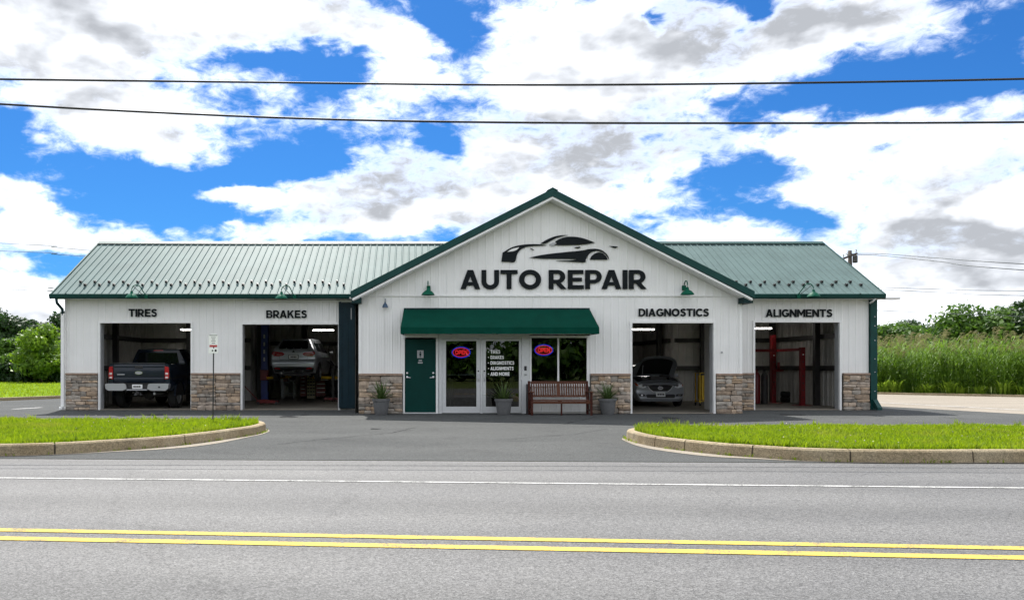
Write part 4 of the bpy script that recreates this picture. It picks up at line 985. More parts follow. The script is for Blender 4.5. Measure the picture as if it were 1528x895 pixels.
neon(812.5, 522, 'lit OPEN sign in the window above the bench')
# white lettering on the right glass door
DRS = [o for o in BLD.children if o.name.startswith('glass_door')]
for i, (tx, a, b) in enumerate((('TIRES', 732, 746.5), ('BRAKES', 732, 752), ('DIAGNOSTICS', 732, 767.5), ('ALIGNMENTS', 732, 766.5), ('AND MORE', 732, 760.5))):
    py = 524.8 + i * 8.25
    lettering(tx, fx(a), fx(b), fz(py + 2.5), fz(py - 2.6), TH + .0105, M['vinyl_white'], DRS[1], bold=.02, gap=.09, depth=.002, name='lettering_line', joined=True)
    MB().lathe([(0, -.002), (.016, -.002), (.016, 0)], (fx(729), TH + .0105, fz(py)), 10, 'y').build('bullet_dot', M['vinyl_white'], DRS[1])

# ================================================================ bench
bx0, bx1, by = cx(791), cx(881), yC - .62
by0, by1 = yC - .95, yC - .40
s_ = F / (yC - .7)
bx0, bx1 = (790 - PX) / s_, (882 - PX) / s_
BN = empty('garden_bench', ((bx0 + bx1) / 2, (by0 + by1) / 2, 0), 'reddish brown slatted wooden bench under the window', 'bench')
SEAT = .43
for k in range(5):
    y = by0 + .03 + k * .085; MB().box(bx0 + .06, bx1 - .06, y, y + .07, SEAT - .025, SEAT, .006).build('seat_slat', M['wood_brown'], BN)
MB().box(bx0 + .05, bx1 - .05, by0 + .02, by0 + .045, SEAT - .10, SEAT - .03, .006).build('apron', M['wood_brown'], BN)
tilt = lambda z: by1 - .06 + (z - SEAT) * .22
def back(z0, z1, x0, x1, name, th=.025):
    MB().prism([(tilt(z0), z0), (tilt(z1), z1), (tilt(z1) + th, z1), (tilt(z0) + th, z0)], x0, x1, 'x').build(name, M['wood_brown'], BN)
back(.885, .955, bx0 + .08, bx1 - .08, 'top_rail', .035); back(.50, .56, bx0 + .08, bx1 - .08, 'bottom_rail', .035)
mid = (bx0 + bx1) / 2
back(.561, .884, mid - .05, mid + .05, 'centre_panel', .03)
for k in range(24):
    xx = bx0 + .11 + k * (bx1 - bx0 - .22) / 23
    if abs(xx - mid) > .07: back(.561, .884, xx - .019, xx + .019, 'back_slat', .016)
for s, xx in ((0, bx0 + .04), (1, bx1 - .04)):
    MB().box(xx - .03, xx + .03, by0 + .005, by0 + .065, 0.004, .64, .006).build('leg', M['wood_dark'], BN)
    MB().prism([(by1 - .02, .004), (by1 + .04, .004), (tilt(.96) + .05, .96), (tilt(.96) - .01, .96), (by1 - .04, SEAT)], xx - .03, xx + .03, 'x').build('leg', M['wood_dark'], BN)
    MB().box(xx - .045, xx + .045, by0 - .03, by1 + .02, .641, .672, .01).build('armrest', M['wood_brown'], BN)
    MB().box(xx - .018, xx + .018, by0 + .07, by1 - .03, .12, .16).build('stretcher', M['wood_dark'], BN)
MB().box(mid - .02, mid + .02, by0 + .04, by0 + .08, .004, SEAT - .03).build('leg', M['wood_dark'], BN)
MB().box(mid - .02, mid + .02, by0 + .081, by1 - .02, SEAT - .09, SEAT - .03).build('seat_support', M['wood_dark'], BN)
# thin black bollard between door and bench
xb = (788 - PX) / (F / 23.3)
MB().lathe([(0, .87), (.035, .87), (.042, .85), (.042, .02), (.06, .015), (.06, .004), (0, .004)], (xb - .02, 23.28, 0), 14).build('door_post', M['black_metal'], None, True, 'slim black post between the glass doors and the bench', 'post', angle=40)

# ================================================================ planters
def leaf_mesh(L, wd, curl):
    vs = []; n = 6
    for i in range(n + 1):
        t = i / n; w_ = wd * (1 - t) ** .7 * (.75 + .6 * t * (1 - t) * 4 * .5); a = curl * t
        x_, z_ = L * t * math.sin(a * .6), L * t * math.cos(a * .6)
        vs += [(x_, -w_, z_ + .0), (x_ + w_ * .35, 0, z_ - .004), (x_, w_, z_)]
    fs = [(i * 3 + j, i * 3 + j + 1, i * 3 + j + 4, i * 3 + j + 3) for i in range(n) for j in range(2)]
    me = bpy.data.meshes.new('leaf'); me.from_pydata(vs, [], fs); me.materials.append(M['agave']); me.shade_smooth()
    at = me.attributes.new('tone', 'FLOAT', 'POINT'); at.data.foreach_set('value', [min(1, .25 + .6 * (i // 3) / n) for i in range(len(vs))]); return me
LM = [leaf_mesh(.42, .026, .35), leaf_mesh(.36, .03, .6), leaf_mesh(.30, .03, .9), leaf_mesh(.44, .022, .2)]
def planter(px, py, d, label, seed):
    rs = random.Random(seed); x = (px - PX) * d / F; y = d
    e = empty('planter', (x, y, 0), label, 'planter', 'grey planters in front of the shop')
    MB().lathe([(0, .004), (.175, .004), (.185, .02), (.235, .38), (.24, .385), (.262, .39), (.268, .45), (.262, .458), (.235, .458), (.23, .40), (0, .395)], (x, y, 0), 28).build('pot', M['pot_grey'], e, smooth=True, angle=35)
    MB().lathe([(0, .425), (.12, .42), (.231, .41)], (x, y, 0), 16).build('soil', M['soil'], e)
    for k in range(44):
        u = k / 44; a = k * 2.39996 + rs.uniform(-.3, .3); tl = .08 + 1.0 * u ** 1.2 + rs.uniform(-.1, .1)
        o = bpy.data.objects.new('leaf', LM[rs.choice((0, 3)) if u < .4 else rs.choice((0, 1, 2))]); COL.objects.link(o); o.parent = e
        o.location = (.03 * math.cos(a), .03 * math.sin(a), .40); o.rotation_euler = (0, tl, a); sc = rs.uniform(1.05, 1.5); o.scale = (sc, sc, sc)
planter(568.8, 620, 22.95, 'grey potted spiky plant before the stone pier left of the green door', 3)
planter(751.5, 620, 22.95, 'grey potted spiky plant before the glass door with the white lettering', 4)
planter(906.5, 618, 23.05, 'grey potted spiky plant before the stone pier right of the bench', 5)

# ================================================================ small sign on a thin post in the left island
d = 17.7; x = (319 - PX) * d / F; k = F / d
zz = lambda py: EYE + (PY - py) / k
SG = empty('sign_post', (x, d, .15), 'small white notice sign on a thin black post in the left grass island', 'sign')
MB().tube([(x - .02, d, .12), (x - .012, d, 1.0), (x + .0, d, zz(498))], .014, 8).build('post', M['black_metal'], SG)
MB().prism([(x - .10, zz(517.5)), (x + .095, zz(517.5)), (x + .095, zz(501)), (x + .05, zz(497.5)), (x - .045, zz(497.5)), (x - .10, zz(501))], d - .032, d - .018).build('sign_plate', M['paper_white'], SG)
MB().box(x - .105, x + .1, d - .034, d - .018, zz(526.8), zz(519.5), .003).build('sign_plate', M['paper_white'], SG)
MB().box(x - .085, x + .082, d - .0365, d - .0335, zz(518.3) + .008, zz(514.6)).build('red_band', M['sign_red'], SG)
for py, hw, m in ((500.3, .085, .006), (503.4, .05, .005), (506.2, .035, .005), (508.8, .045, .005), (512, .035, .006)):
    MB().box(x - hw, x + hw, d - .0355, d - .0325, zz(py) - m, zz(py) + m).build('text_line', M['sign_black'], SG)
MB().lathe([(0, -.004), (.018, -.004), (.018, 0)], (x - .02, d - .035, zz(523)), 10, 'y').build('symbol', M['sign_black'], SG); MB().box(x + .03, x + .07, d - .038, d - .0345, zz(524.5), zz(521.3)).build('symbol', M['sign_black'], SG)

# ================================================================ overhead wires and the pole behind
def wire(name, pts, r, m, label, group):
    cv = catmull(pts, 12); MB().tube(cv, r, 6).build(name, M[m], None, True, label, 'wire', group)
D1 = 15.0
def fwire(l): return [P(px, py, D1 - (px - 764) * .0006) for px, py in l]
wire('overhead_wire', fwire([(-2600, 40), (-1200, 92), (-400, 113), (0, 118.5), (380, 123), (764, 127), (1150, 124.5), (1528, 118), (2000, 105), (2800, 70), (4200, -30)]), .0195, 'wire_black', 'upper thick black cable crossing the whole sky', 'cables along the road')
wire('overhead_wire', fwire([(-2600, -60), (-1200, 68), (-400, 131), (0, 155.5), (250, 169), (500, 178.5), (764, 183), (1100, 184), (1528, 182.5), (2000, 174), (2800, 150), (4200, 60)]), .0205, 'wire_black', 'lower thick black cable crossing the whole sky', 'cables along the road')
dp = 52.0; pb = P(1268, 380, dp)
UP = empty('utility_pole', (pb[0], dp, 0), 'dark utility pole with crossarm rising behind the right roof', 'utility pole')
MB().tube([(pb[0] + .2, dp, -.1), (pb[0], dp, P(0, 374, dp)[2])], [.17, .12], 10).build('pole', M['wood_pole'], UP, smooth=True)
MB().bar(P(1258, 386, dp - .2), P(1279, 378, dp - .2), .12).build('crossarm', M['wood_pole'], UP)
for a, b in ((1258.5, 383.5), (1265, 381), (1277.5, 376)): q = P(a, b, dp - .2); MB().lathe([(0, .16), (.05, .15), (.03, .1), (.06, .06), (.03, 0), (0, 0)], q, 8).build('insulator', M['grey_steel'], UP)
q = P(1276, 392, dp - .3); MB().lathe([(0, .0), (.13, .0), (.15, .05), (.15, .4), (.12, .46), (0, .48)], q, 14).build('transformer', M['dark_steel'], UP)
for i, (pts, lb) in enumerate((([P(1262, 379, dp), P(1310, 378.5, dp), P(1400, 385, dp - 6), P(1528, 394, dp - 14), P(2300, 440, dp - 20)], 'topmost thin wire running right from the utility pole'),
            ([P(1264, 381, dp), P(1310, 381, dp), P(1400, 390, dp - 6), P(1528, 403, dp - 14), P(2300, 450, dp - 20)], 'second thin wire running right from the utility pole'),
            ([P(1200, 428, 60), P(1306, 429, 60), P(1420, 432, 58), P(1528, 434, 56), P(2300, 440, 50)], 'upper thin wire low in the sky at the right'),
            ([P(1200, 431, 60), P(1306, 432, 60), P(1420, 437, 58), P(1528, 441, 56), P(2300, 452, 50)], 'middle thin wire low in the sky at the right'),
            ([P(1200, 459, 60), P(1306, 463, 60), P(1420, 468, 58), P(1528, 472, 56), P(2300, 500, 50)], 'lowest thin wire above the trees at the right'),
            ([P(-800, 330, 60), P(0, 363, 60), P(80, 369, 60), P(138, 374, 60), P(240, 380, 60)], 'topmost thin wire at the left of the roof'),
            ([P(-800, 350, 60), P(0, 374.5, 60), P(80, 379.5, 60), P(138, 383, 60), P(240, 390, 60)], 'second thin wire at the left of the roof'),
            ([P(-800, 415, 60), P(0, 427, 60), P(80, 430, 60), P(240, 434, 60)], 'third thin wire at the left of the roof'),
            ([P(-800, 425, 60), P(0, 432.5, 60), P(80, 434.5, 60), P(240, 438, 60)], 'lowest thin wire at the left of the roof'))):
    wire('thin_wire', pts, .022 if i < 2 else .019, 'wire_grey', lb, 'thin wires in the distance')

# ================================================================ vehicles
def loft(sec, warp, nl=7, nh=5):
    """closed body from half sections (y, [(x,z)...]) smoothed both ways; warp moves each point"""
    m = len(sec[0][1])
    hp = []
    for y, pr in sec: hp.append([Vector((p[0], y, p[1])) for p in pr])
    rows = []
    for pr in hp: rows.append(catmull(pr, nh))
    cols = list(zip(*rows)); sm = [catmull(c, nl) for c in cols]; rows = list(zip(*sm))
    vs, ring = [], 0
    for r in rows:
        full = [Vector((-p.x, p.y, p.z)) for p in r[::-1]][:-1] + list(r) if abs(r[0].x) < 1e-6 else None
        top = full[:-1] if abs(full[0].x) < 1e-6 and abs(full[-1].x) < 1e-6 else full
        ring = len(top); vs += [warp(p) for p in top]
    n = len(rows); fs = [(i * ring + k, i * ring + (k + 1) % ring, (i + 1) * ring + (k + 1) % ring, (i + 1) * ring + k) for i in range(n - 1) for k in range(ring)]
    for i in (0, n - 1):
        c = sum((vs[i * ring + k] for k in range(ring)), Vector((0, 0, 0))) / ring; c.z = vs[i * ring + ring // 2].z * .5 + c.z * .5
        lo = i * ring; half = ring // 2
        # ladder cap so that the flat end keeps its height detail
        for k in range(half):
            a, b = lo + k, lo + k + 1; cc, dd = lo + (ring - k) % ring, lo + ring - k - 1
            q = [a, b, dd, cc] if cc != a else [a, b, dd]
            q = list(dict.fromkeys(q))
            if len(q) >= 3: fs.append(tuple(q))
    return vs, fs
def prof(zb, ws, zs, wm, zm, wb, zt_, wr, zt, cr=.05):
    return [(0, zb), (ws * .85, zb), (ws, zs), (wm, zm), (wb, zt_), (wr, zt - cr), (wr * .82, zt - cr * .3), (0, zt)]
class Car:
    def __init__(s, name, loc, label, cat):
        s.o = Vector(loc); s.e = empty(name, loc, label, cat); s.bvh = None
    def part(s, mb, name, m, parent=None, smooth=True, angle=35, label=None):
        mb.v = [(v[0] + s.o.x, v[1] + s.o.y, v[2] + s.o.z) for v in mb.v]
        return mb.build(name, M[m], parent or s.e, smooth, label, angle=angle)
    def body(s, sec, warp, m, name='body'):
        vs, fs = loft(sec, warp); s.bvh = BVHTree.FromPolygons([Vector(v) for v in vs], fs)
        return s.part(MB().add(vs, fs), name, m, angle=50)
    def decal(s, poly, axis, name, m, off=.006, thick=.01, parent=None, sub=.05, origin=0, smooth=True):
        """piece shaped to the body: outline projected on it; axis 'y' (outline x,z), 'x-' / 'x+' (outline y,z), 'z' (outline x,y)"""
        tri = tessellate_polygon([[Vector((p[0], p[1], 0)) for p in poly]]); bm = bmesh.new(); vv = [bm.verts.new((p[0], p[1], 0)) for p in poly]
        for t in tri:
            try: bm.faces.new([vv[i] for i in t])
            except ValueError: pass
        for _ in range(5):
            es = [e for e in bm.edges if e.calc_length() > sub * 1.6]
            if not es: break
            bmesh.ops.subdivide_edges(bm, edges=es, cuts=1); bmesh.ops.triangulate(bm, faces=bm.faces[:])
        bnd = [e for e in bm.edges if len(e.link_faces) == 1]
        pts = []; bm.verts.ensure_lookup_table(); bm.verts.index_update()
        for v in bm.verts:
            a, b = v.co.x, v.co.y
            if axis == 'y': o_, d_ = Vector((a, -3, b)), Vector((0, 1, 0))
            elif axis == 'z': o_, d_ = Vector((a, b, 5)), Vector((0, 0, -1))
            elif axis == 'x+': o_, d_ = Vector((4, a, b)), Vector((-1, 0, 0))
            else: o_, d_ = Vector((-4, a, b)), Vector((1, 0, 0))
            h = s.bvh.ray_cast(o_, d_)
            p = h[0] if h[0] is not None else o_ + d_ * (4 if axis[0] == 'x' else 3)
            if h[0] is None:
                nr = s.bvh.find_nearest(p)[0]; p = nr if nr is not None else p
            pts.append((p - d_ * off, p + d_ * thick))
        mb = MB(); n = len(pts)
        fs = [[v.index for v in f.verts] for f in bm.faces]; sk = [(e.verts[0].index, e.verts[1].index, e.verts[1].index + n, e.verts[0].index + n) for e in bnd]
        mb.add([p[0] for p in pts] + [p[1] for p in pts], fs + sk); bm.free()
        return s.part(mb, name, m, parent, smooth, 40)
    def wheel(s, x, y, r, wd, side):
        ty = MB().lathe([(r * .66, -wd / 2), (r * .9, -wd / 2), (r * .985, -wd * .38), (r, -wd * .2), (r, wd * .2), (r * .985, wd * .38), (r * .9, wd / 2), (r * .66, wd / 2), (r * .66, -wd / 2)], (x, y, r), 28, 'x')
        t = s.part(ty, 'wheel', 'rubber')
        o = x + side * wd * .36; rm = MB().lathe([(0, side * .0), (r * .2, side * .0), (r * .22, -side * .03), (r * .58, -side * .05), (r * .60, 0), (r * .67, side * .02), (r * .67, -side * .1)], (o, y, r), 24, 'x')
        for k in range(6):
            a = k * math.pi / 3; c, d_ = math.cos(a), math.sin(a)
            rm.bar((o, y + c * r * .15, r + d_ * r * .15), (o, y + c * r * .62, r + d_ * r * .62), .05, .03)
        s.part(rm, 'rim', 'satin_chrome', t)
def interp(tab, z):
    for (a, va), (b, vb) in zip(tab[:-1], tab[1:]):
        if z <= b:
            t = min(1, max(0, (z - a) / (b - a))); t = t * t * (3 - 2 * t); return va + (vb - va) * t
    return tab[-1][1]

# ---- silver car on the lift, rear to the camera
LIFT = .84
suv = Car('lifted_car', ((436.5 - PX) / F * 30.0, 30.0, LIFT), 'silver hatchback raised on the blue lift, rear towards the road', 'car')
RW = [(.2, .16), (.38, .10), (.5, .01), (.72, .0), (.80, .05), (.95, .05), (1.1, .06), (1.2, .10), (1.55, .42), (1.65, .5)]
def wsuv(p):
    k = max(0, 1 - p.y / 1.3); k = k * k * (3 - 2 * k)
    return Vector((p.x, p.y + interp(RW, p.z) * k + .13 * (p.x / .87) ** 2 * k, p.z))
SEC = [(0.0, prof(.40, .72, .46, .80, .72, .78, 1.05, .50, 1.53)), (.06, prof(.34, .78, .42, .845, .74, .825, 1.06, .545, 1.565)), (.25, prof(.28, .81, .36, .87, .76, .845, 1.06, .575, 1.585)), (.8, prof(.25, .82, .34, .875, .78, .85, 1.06, .60, 1.60)),
       (1.8, prof(.22, .82, .32, .875, .76, .85, 1.05, .61, 1.61)), (2.5, prof(.22, .82, .32, .875, .76, .85, 1.04, .60, 1.56)), (3.05, prof(.22, .82, .32, .87, .75, .84, 1.0, .62, 1.20)), (3.35, prof(.22, .81, .32, .87, .74, .83, .92, .70, 1.04)),
       (3.9, prof(.22, .80, .32, .85, .70, .80, .84, .66, .96)), (4.3, prof(.24, .74, .34, .76, .62, .70, .74, .5, .82)), (4.42, prof(.3, .6, .36, .62, .56, .56, .66, .4, .7))]
suv.body(SEC, wsuv, 'silver_paint')
win = suv.decal([(-.565, 1.20), (.565, 1.20), (.50, 1.47), (.44, 1.52), (-.44, 1.52), (-.50, 1.47)], 'y', 'rear_window', 'car_glass', .006)
suv.decal([(-.30, 1.545), (.30, 1.545), (.28, 1.575), (-.28, 1.575)], 'y', 'spoiler', 'silver_paint', .05, .02)
for s in (-1, 1):
    tl = suv.decal([(s * .34, 1.01), (s * .42, 1.075), (s * .62, 1.10), (s * .80, 1.12), (s * .815, 1.0), (s * .74, .935), (s * .55, .93), (s * .40, .955)], 'y', 'tail_lamp', 'tail_red', .012)
    suv.decal([(s * .42, .985), (s * .64, .985), (s * .64, 1.0), (s * .42, 1.0)], 'y', 'lens_strip', 'tail_clear', .015, parent=tl)
    suv.decal([(s * .50, .44), (s * .70, .46), (s * .70, .50), (s * .50, .48)], 'y', 'reflector', 'tail_red', .012)
suv.decal([(-.36, 1.035), (.36, 1.035), (.36, 1.062), (-.36, 1.062)], 'y', 'chrome_strip', 'bright_trim', .014)
suv.decal([(-.035, 1.08), (.035, 1.08), (.045, 1.11), (.0, 1.14), (-.045, 1.11)], 'y', 'emblem', 'sign_black', .012)
pl = suv.decal([(-.19, .82), (.19, .82), (.19, .985), (-.19, .985)], 'y', 'plate_recess', 'black_plastic', .005)
suv.decal([(-.165, .835), (.165, .835), (.165, .97), (-.165, .97)], 'y', 'number_plate', 'plate_white', .012, parent=pl)
for a, b in ((-.11, -.06), (-.045, .005), (.02, .06), (.075, .115)): suv.decal([(a, .875), (b, .875), (b, .93), (a, .93)], 'y', 'plate_mark', 'dark_steel', .016, parent=pl)
for p in ([(-.60, 1.10), (-.595, 1.10), (-.50, .78), (-.505, .78)], [(.595, 1.10), (.60, 1.10), (.505, .78), (.50, .78)], [(-.50, .775), (.50, .775), (.50, .785), (-.50, .785)]): suv.decal(p, 'y', 'tailgate_seam', 'black_plastic', .004, sub=.08)
suv.decal([(-.72, .33), (.72, .33), (.78, .49), (.62, .53), (.0, .545), (-.62, .53), (-.78, .49)], 'y', 'lower_bumper', 'black_plastic', .008)
for s, ax in ((-1, 'x-'), (1, 'x+')):
    suv.decal([(.55, 1.12), (1.35, 1.10), (1.35, 1.45), (.85, 1.47), (.62, 1.36)], ax, 'side_window', 'car_glass'); suv.decal([(1.42, 1.10), (2.15, 1.09), (2.15, 1.46), (1.42, 1.46)], ax, 'side_window', 'car_glass')
    suv.decal([(2.22, 1.09), (3.0, 1.07), (2.55, 1.43), (2.22, 1.46)], ax, 'side_window', 'car_glass')
    for y in (1.385, 2.19): suv.decal([(y, .42), (y + .008, .42), (y + .008, 1.08), (y, 1.08)], ax, 'door_seam', 'black_plastic', .003, sub=.1)
    for y in (1.48, 2.3): suv.decal([(y, .93), (y + .18, .93), (y + .18, .96), (y, .96)], ax, 'door_handle', 'chrome', .025)
    for y in (.82, 3.42):
        suv.decal([(y + .40 * math.cos(a), .33 + .40 * math.sin(a)) for a in (math.pi * k / 12 for k in range(13))] + [(y - .4, .25), (y + .4, .25)], ax, 'wheel_arch', 'black_plastic', .004)
    suv.part(MB().box(s * .88, s * 1.04, 2.78, 2.86, 1.06, 1.17, .03), 'mirror', 'silver_paint')
for y in (.82, 3.42):
    for s in (-1, 1): suv.wheel(s * .79, y, .325, .2, s)
suv.part(MB().box(-.6, .6, .35, 3.9, .2, .27), 'underbody', 'black_plastic', smooth=False)
suv.part(MB().tube([(-.45, .12, .30), (-.45, .6, .30), (.0, 1.0, .27), (.0, 2.4, .27)], .035, 8), 'exhaust', 'grey_steel')
suv.part(MB().lathe([(0, -.3), (.1, -.3), (.12, -.27), (.12, .27), (.1, .3), (0, .3)], (0, .55, .3), 12, 'x'), 'muffler', 'grey_steel')

suv.e.rotation_euler.z = R(-4)
# ---- pickup in the first bay, rear to the camera
tk = Car('pickup_truck', ((207.5 - PX) / F * 25.75, 25.75, .013), 'black pickup truck parked in the left bay with its tailgate outwards', 'pickup')
TZ = 1.45
bed = MB()
for s in (-1, 1):
    pts = [(s * .84, .62), (s * .955, .60), (s * .99, .75), (s * 1.0, 1.05), (s * .975, 1.33), (s * .96, TZ - .02), (s * .93, TZ), (s * .84, TZ)]
    bed.prism(pts, .005, 1.78)
bed.box(-.84, .84, .1, 1.78, .78, .84); bed.box(-.84, .84, 1.70, 1.78, .84, TZ)
tk.part(bed, 'bed', 'truck_paint', angle=25)
tg = tk.part(MB().box(-.835, .835, -.012, .075, .86, TZ, .018), 'tailgate', 'truck_paint', angle=60)
tk.part(MB().box(-.80, .80, -.024, -.011, .90, 1.01, .006).box(-.80, .80, -.02, -.011, 1.33, 1.405, .005), 'tailgate_moulding', 'truck_paint', tg)
tk.part(MB().box(-.845, .845, -.03, .07, TZ + .002, TZ + .035, .012), 'tailgate_cap', 'black_plastic', tg)
tk.part(MB().box(-.13, .13, -.03, -.012, 1.305, 1.40, .008), 'handle', 'black_plastic', tg)
ov = lambda rx, rz, n=24: [(rx * math.cos(2 * math.pi * k / n), 1.165 + rz * math.sin(2 * math.pi * k / n)) for k in range(n)]
tk.part(MB().prism(ov(.125, .062), -.034, -.010), 'emblem', 'chrome', tg, False); tk.part(MB().prism(ov(.108, .047), -.037, -.0335), 'emblem_field', 'grey_steel', tg, False)
tk.part(MB().box(-.70, -.46, -.026, -.013, 1.09, 1.125, .003), 'badge', 'grey_steel', tg)
for s in (-1, 1):
    tl = tk.part(MB().prism([(s * .842, .96), (s * .965, .98), (s * .975, 1.1), (s * .965, 1.32), (s * .94, 1.36), (s * .842, 1.37)], -.03, .05), 'tail_lamp', 'tail_red', angle=30)
    tk.part(MB().box(min(s * .86, s * .95), max(s * .86, s * .95), -.04, -.028, 1.10, 1.17, .01), 'lens_clear', 'tail_clear', tl)
    tk.part(MB().box(min(s * .86, s * .95), max(s * .86, s * .95), -.04, -.028, .985, 1.045, .01), 'lens_clear', 'tail_clear', tl)
bp = []
for s in (-1, 1):
    b_ = MB().prism([(s * .33, .66), (s * .45, .60), (s * .92, .60), (s * 1.0, .66), (s * 1.02, .80), (s * .98, .825), (s * .42, .825), (s * .36, .80)], -.20, .02)
    tk.part(b_, 'bumper', 'bumper_chrome', angle=30)
tk.part(MB().box(-.36, .36, -.14, .02, .62, .80, .01).box(-.46, .46, -.17, .02, .80, .832, .006), 'bumper_step', 'black_plastic')
tk.part(MB().box(-.33, .33, -.2, -.16, .604, .64, .008), 'bumper_lip', 'bumper_chrome')
pl = tk.part(MB().box(-.165, .165, -.162, -.142, .655, .795, .008), 'number_plate', 'plate_white')
tk.part(MB().box(-.12, -.075, -.167, -.163, .70, .755).box(-.06, -.015, -.167, -.163, .70, .755).box(.0, .045, -.167, -.163, .70, .755).box(.06, .105, -.167, -.163, .70, .755), 'plate_mark', 'dark_steel', pl)
tk.part(MB().lathe([(0, -.02), (.03, -.02), (.03, 0)], (.72, -.2, .71), 12, 'y'), 'sensor', 'black_plastic')
tk.part(MB().box(-.045, .045, -.16, .2, .48, .57, .008).tube([(0, -.2, .54), (0, -.2, .6)], .028, 8), 'tow_hitch', 'dark_steel')
tk.part(MB().tube([(-.06, -.1, .52), (-.09, -.15, .46), (-.03, -.17, .46), (-.02, -.12, .52)], .009, 6), 'safety_chain', 'grey_steel')
tk.part(MB().tube([(.08, -.1, .52), (.11, -.15, .46), (.16, -.17, .49)], .009, 6), 'safety_chain', 'grey_steel')
def wcab(p): return p
CSEC = [(1.80, prof(.50, .88, .60, .985, .95, .95, 1.36, .70, 1.93, .06)), (1.86, prof(.46, .90, .58, 1.0, .95, .965, 1.37, .745, 1.965, .06)), (2.3, prof(.42, .92, .56, 1.0, .95, .97, 1.37, .77, 1.985, .06)), (3.3, prof(.42, .92, .56, 1.0, .95, .97, 1.36, .77, 1.985, .06)), (3.7, prof(.42, .92, .56, 1.0, .95, .96, 1.34, .76, 1.9, .06)),
        (4.15, prof(.42, .92, .56, .995, .95, .95, 1.25, .82, 1.36, .05)), (4.6, prof(.42, .92, .56, .99, .9, .93, 1.14, .84, 1.24, .05)), (5.3, prof(.44, .9, .56, .97, .85, .90, 1.08, .8, 1.16, .05)), (5.45, prof(.5, .8, .56, .88, .8, .82, 1.0, .7, 1.05, .05))]
tk.body(CSEC, wcab, 'truck_paint', 'cab')
tk.decal([(-.72, 1.46), (.72, 1.46), (.64, 1.84), (-.64, 1.84)], 'y', 'rear_window', 'car_glass')
tk.decal([(-.16, 1.90), (.16, 1.90), (.16, 1.935), (-.16, 1.935)], 'y', 'brake_lamp', 'tail_red', .01)
for s, ax in ((-1, 'x-'), (1, 'x+')):
    tk.decal([(1.98, 1.42), (2.8, 1.41), (2.8, 1.84), (2.08, 1.84)], ax, 'side_window', 'car_glass'); tk.decal([(2.9, 1.41), (3.75, 1.40), (3.55, 1.78), (2.9, 1.84)], ax, 'side_window', 'car_glass')
    tk.decal([(2.84, .62), (2.852, .62), (2.852, 1.39), (2.84, 1.39)], ax, 'door_seam', 'black_plastic', .003, sub=.1)
    for y in (2.62, 3.0): tk.decal([(y - .2, 1.26), (y, 1.26), (y, 1.30), (y - .2, 1.30)], ax, 'door_handle', 'chrome', .03)
    tk.part(MB().box(min(s * 1.0, s * 1.24), max(s * 1.0, s * 1.24), 3.62, 3.74, 1.38, 1.62, .03), 'mirror', 'chrome' if s > 0 else 'black_plastic')
    fl = MB()
    for k in range(13):
        pass
    arc = [(.95 + .53 * math.cos(math.pi * k / 12), .42 + .53 * math.sin(math.pi * k / 12)) for k in range(13)]; inn = [(.95 + .45 * math.cos(math.pi * k / 12), .42 + .45 * math.sin(math.pi * k / 12)) for k in range(12, -1, -1)]
    tk.part(MB().prism(arc + inn, min(s * .98, s * 1.035), max(s * .98, s * 1.035), 'x'), 'wheel_flare', 'truck_paint', angle=30)
    tk.part(MB().prism(arc, min(s * .985, s * 1.006), max(s * .985, s * 1.006), 'x'), 'wheel_arch', 'black_plastic')
    for y in (.95, 4.6): tk.wheel(s * .86, y, .41, .27, s)
tk.part(MB().tube([(-.8, .95, .42), (.8, .95, .42)], .06, 10).lathe([(0, -.16), (.1, -.14), (.16, 0), (.1, .14), (0, .16)], (0, .95, .42), 14, 'x'), 'rear_axle', 'dark_steel')
tk.part(MB().box(-.5, -.42, .05, 5.2, .55, .68).box(.42, .5, .05, 5.2, .55, .68), 'chassis_rail', 'dark_steel', smooth=False)
tk.part(MB().tube([(.5, -.02, .5), (.52, .5, .5), (.45, 1.6, .52)], .04, 8), 'exhaust', 'grey_steel')

tk.e.rotation_euler.z = R(-1.5)
# ---- grey saloon with its hood open, front to the camera
sd_ = Car('saloon_car', ((988.5 - PX) / F * 27.0, 27.0, .013), 'grey saloon facing out of the bay with its hood propped open', 'car')
FW = [(.15, .14), (.30, .02), (.45, .0), (.60, .02), (.75, .07), (.9, .22), (1.1, .3)]
def wsd(p):
    k = max(0, 1 - p.y / 1.2); k = k * k * (3 - 2 * k)
    return Vector((p.x, p.y + interp(FW, p.z) * k + .30 * (abs(p.x) / .88) ** 2.6 * k, p.z))
SS = [(0.0, prof(.20, .66, .26, .80, .50, .72, .72, .50, .80, .04)), (.06, prof(.18, .74, .25, .845, .52, .78, .76, .58, .845, .04)), (.3, prof(.18, .80, .26, .875, .58, .835, .83, .68, .92, .04)), (.8, prof(.18, .82, .28, .885, .62, .85, .90, .72, .985, .04)), (1.2, prof(.18, .82, .28, .89, .64, .855, .95, .72, 1.03, .04)),
      (1.5, prof(.18, .82, .28, .89, .65, .86, .98, .66, 1.12)), (2.1, prof(.18, .82, .28, .89, .66, .86, 1.0, .58, 1.42)), (2.6, prof(.18, .82, .28, .89, .66, .86, 1.0, .58, 1.47)), (3.3, prof(.18, .82, .28, .89, .66, .86, 1.0, .57, 1.42)), (4.0, prof(.18, .82, .28, .88, .66, .84, 1.0, .60, 1.10)), (4.55, prof(.22, .78, .3, .84, .64, .8, .96, .6, 1.02)), (4.7, prof(.3, .7, .36, .76, .6, .72, .85, .5, .92))]
sd_.body(SS, wsd, 'grey_paint')
sd_.decal([(-.70, .12 + .36), (.70, .48), (.74, 1.15), (-.74, 1.15)], 'z', 'engine_bay', 'black_plastic', .004)
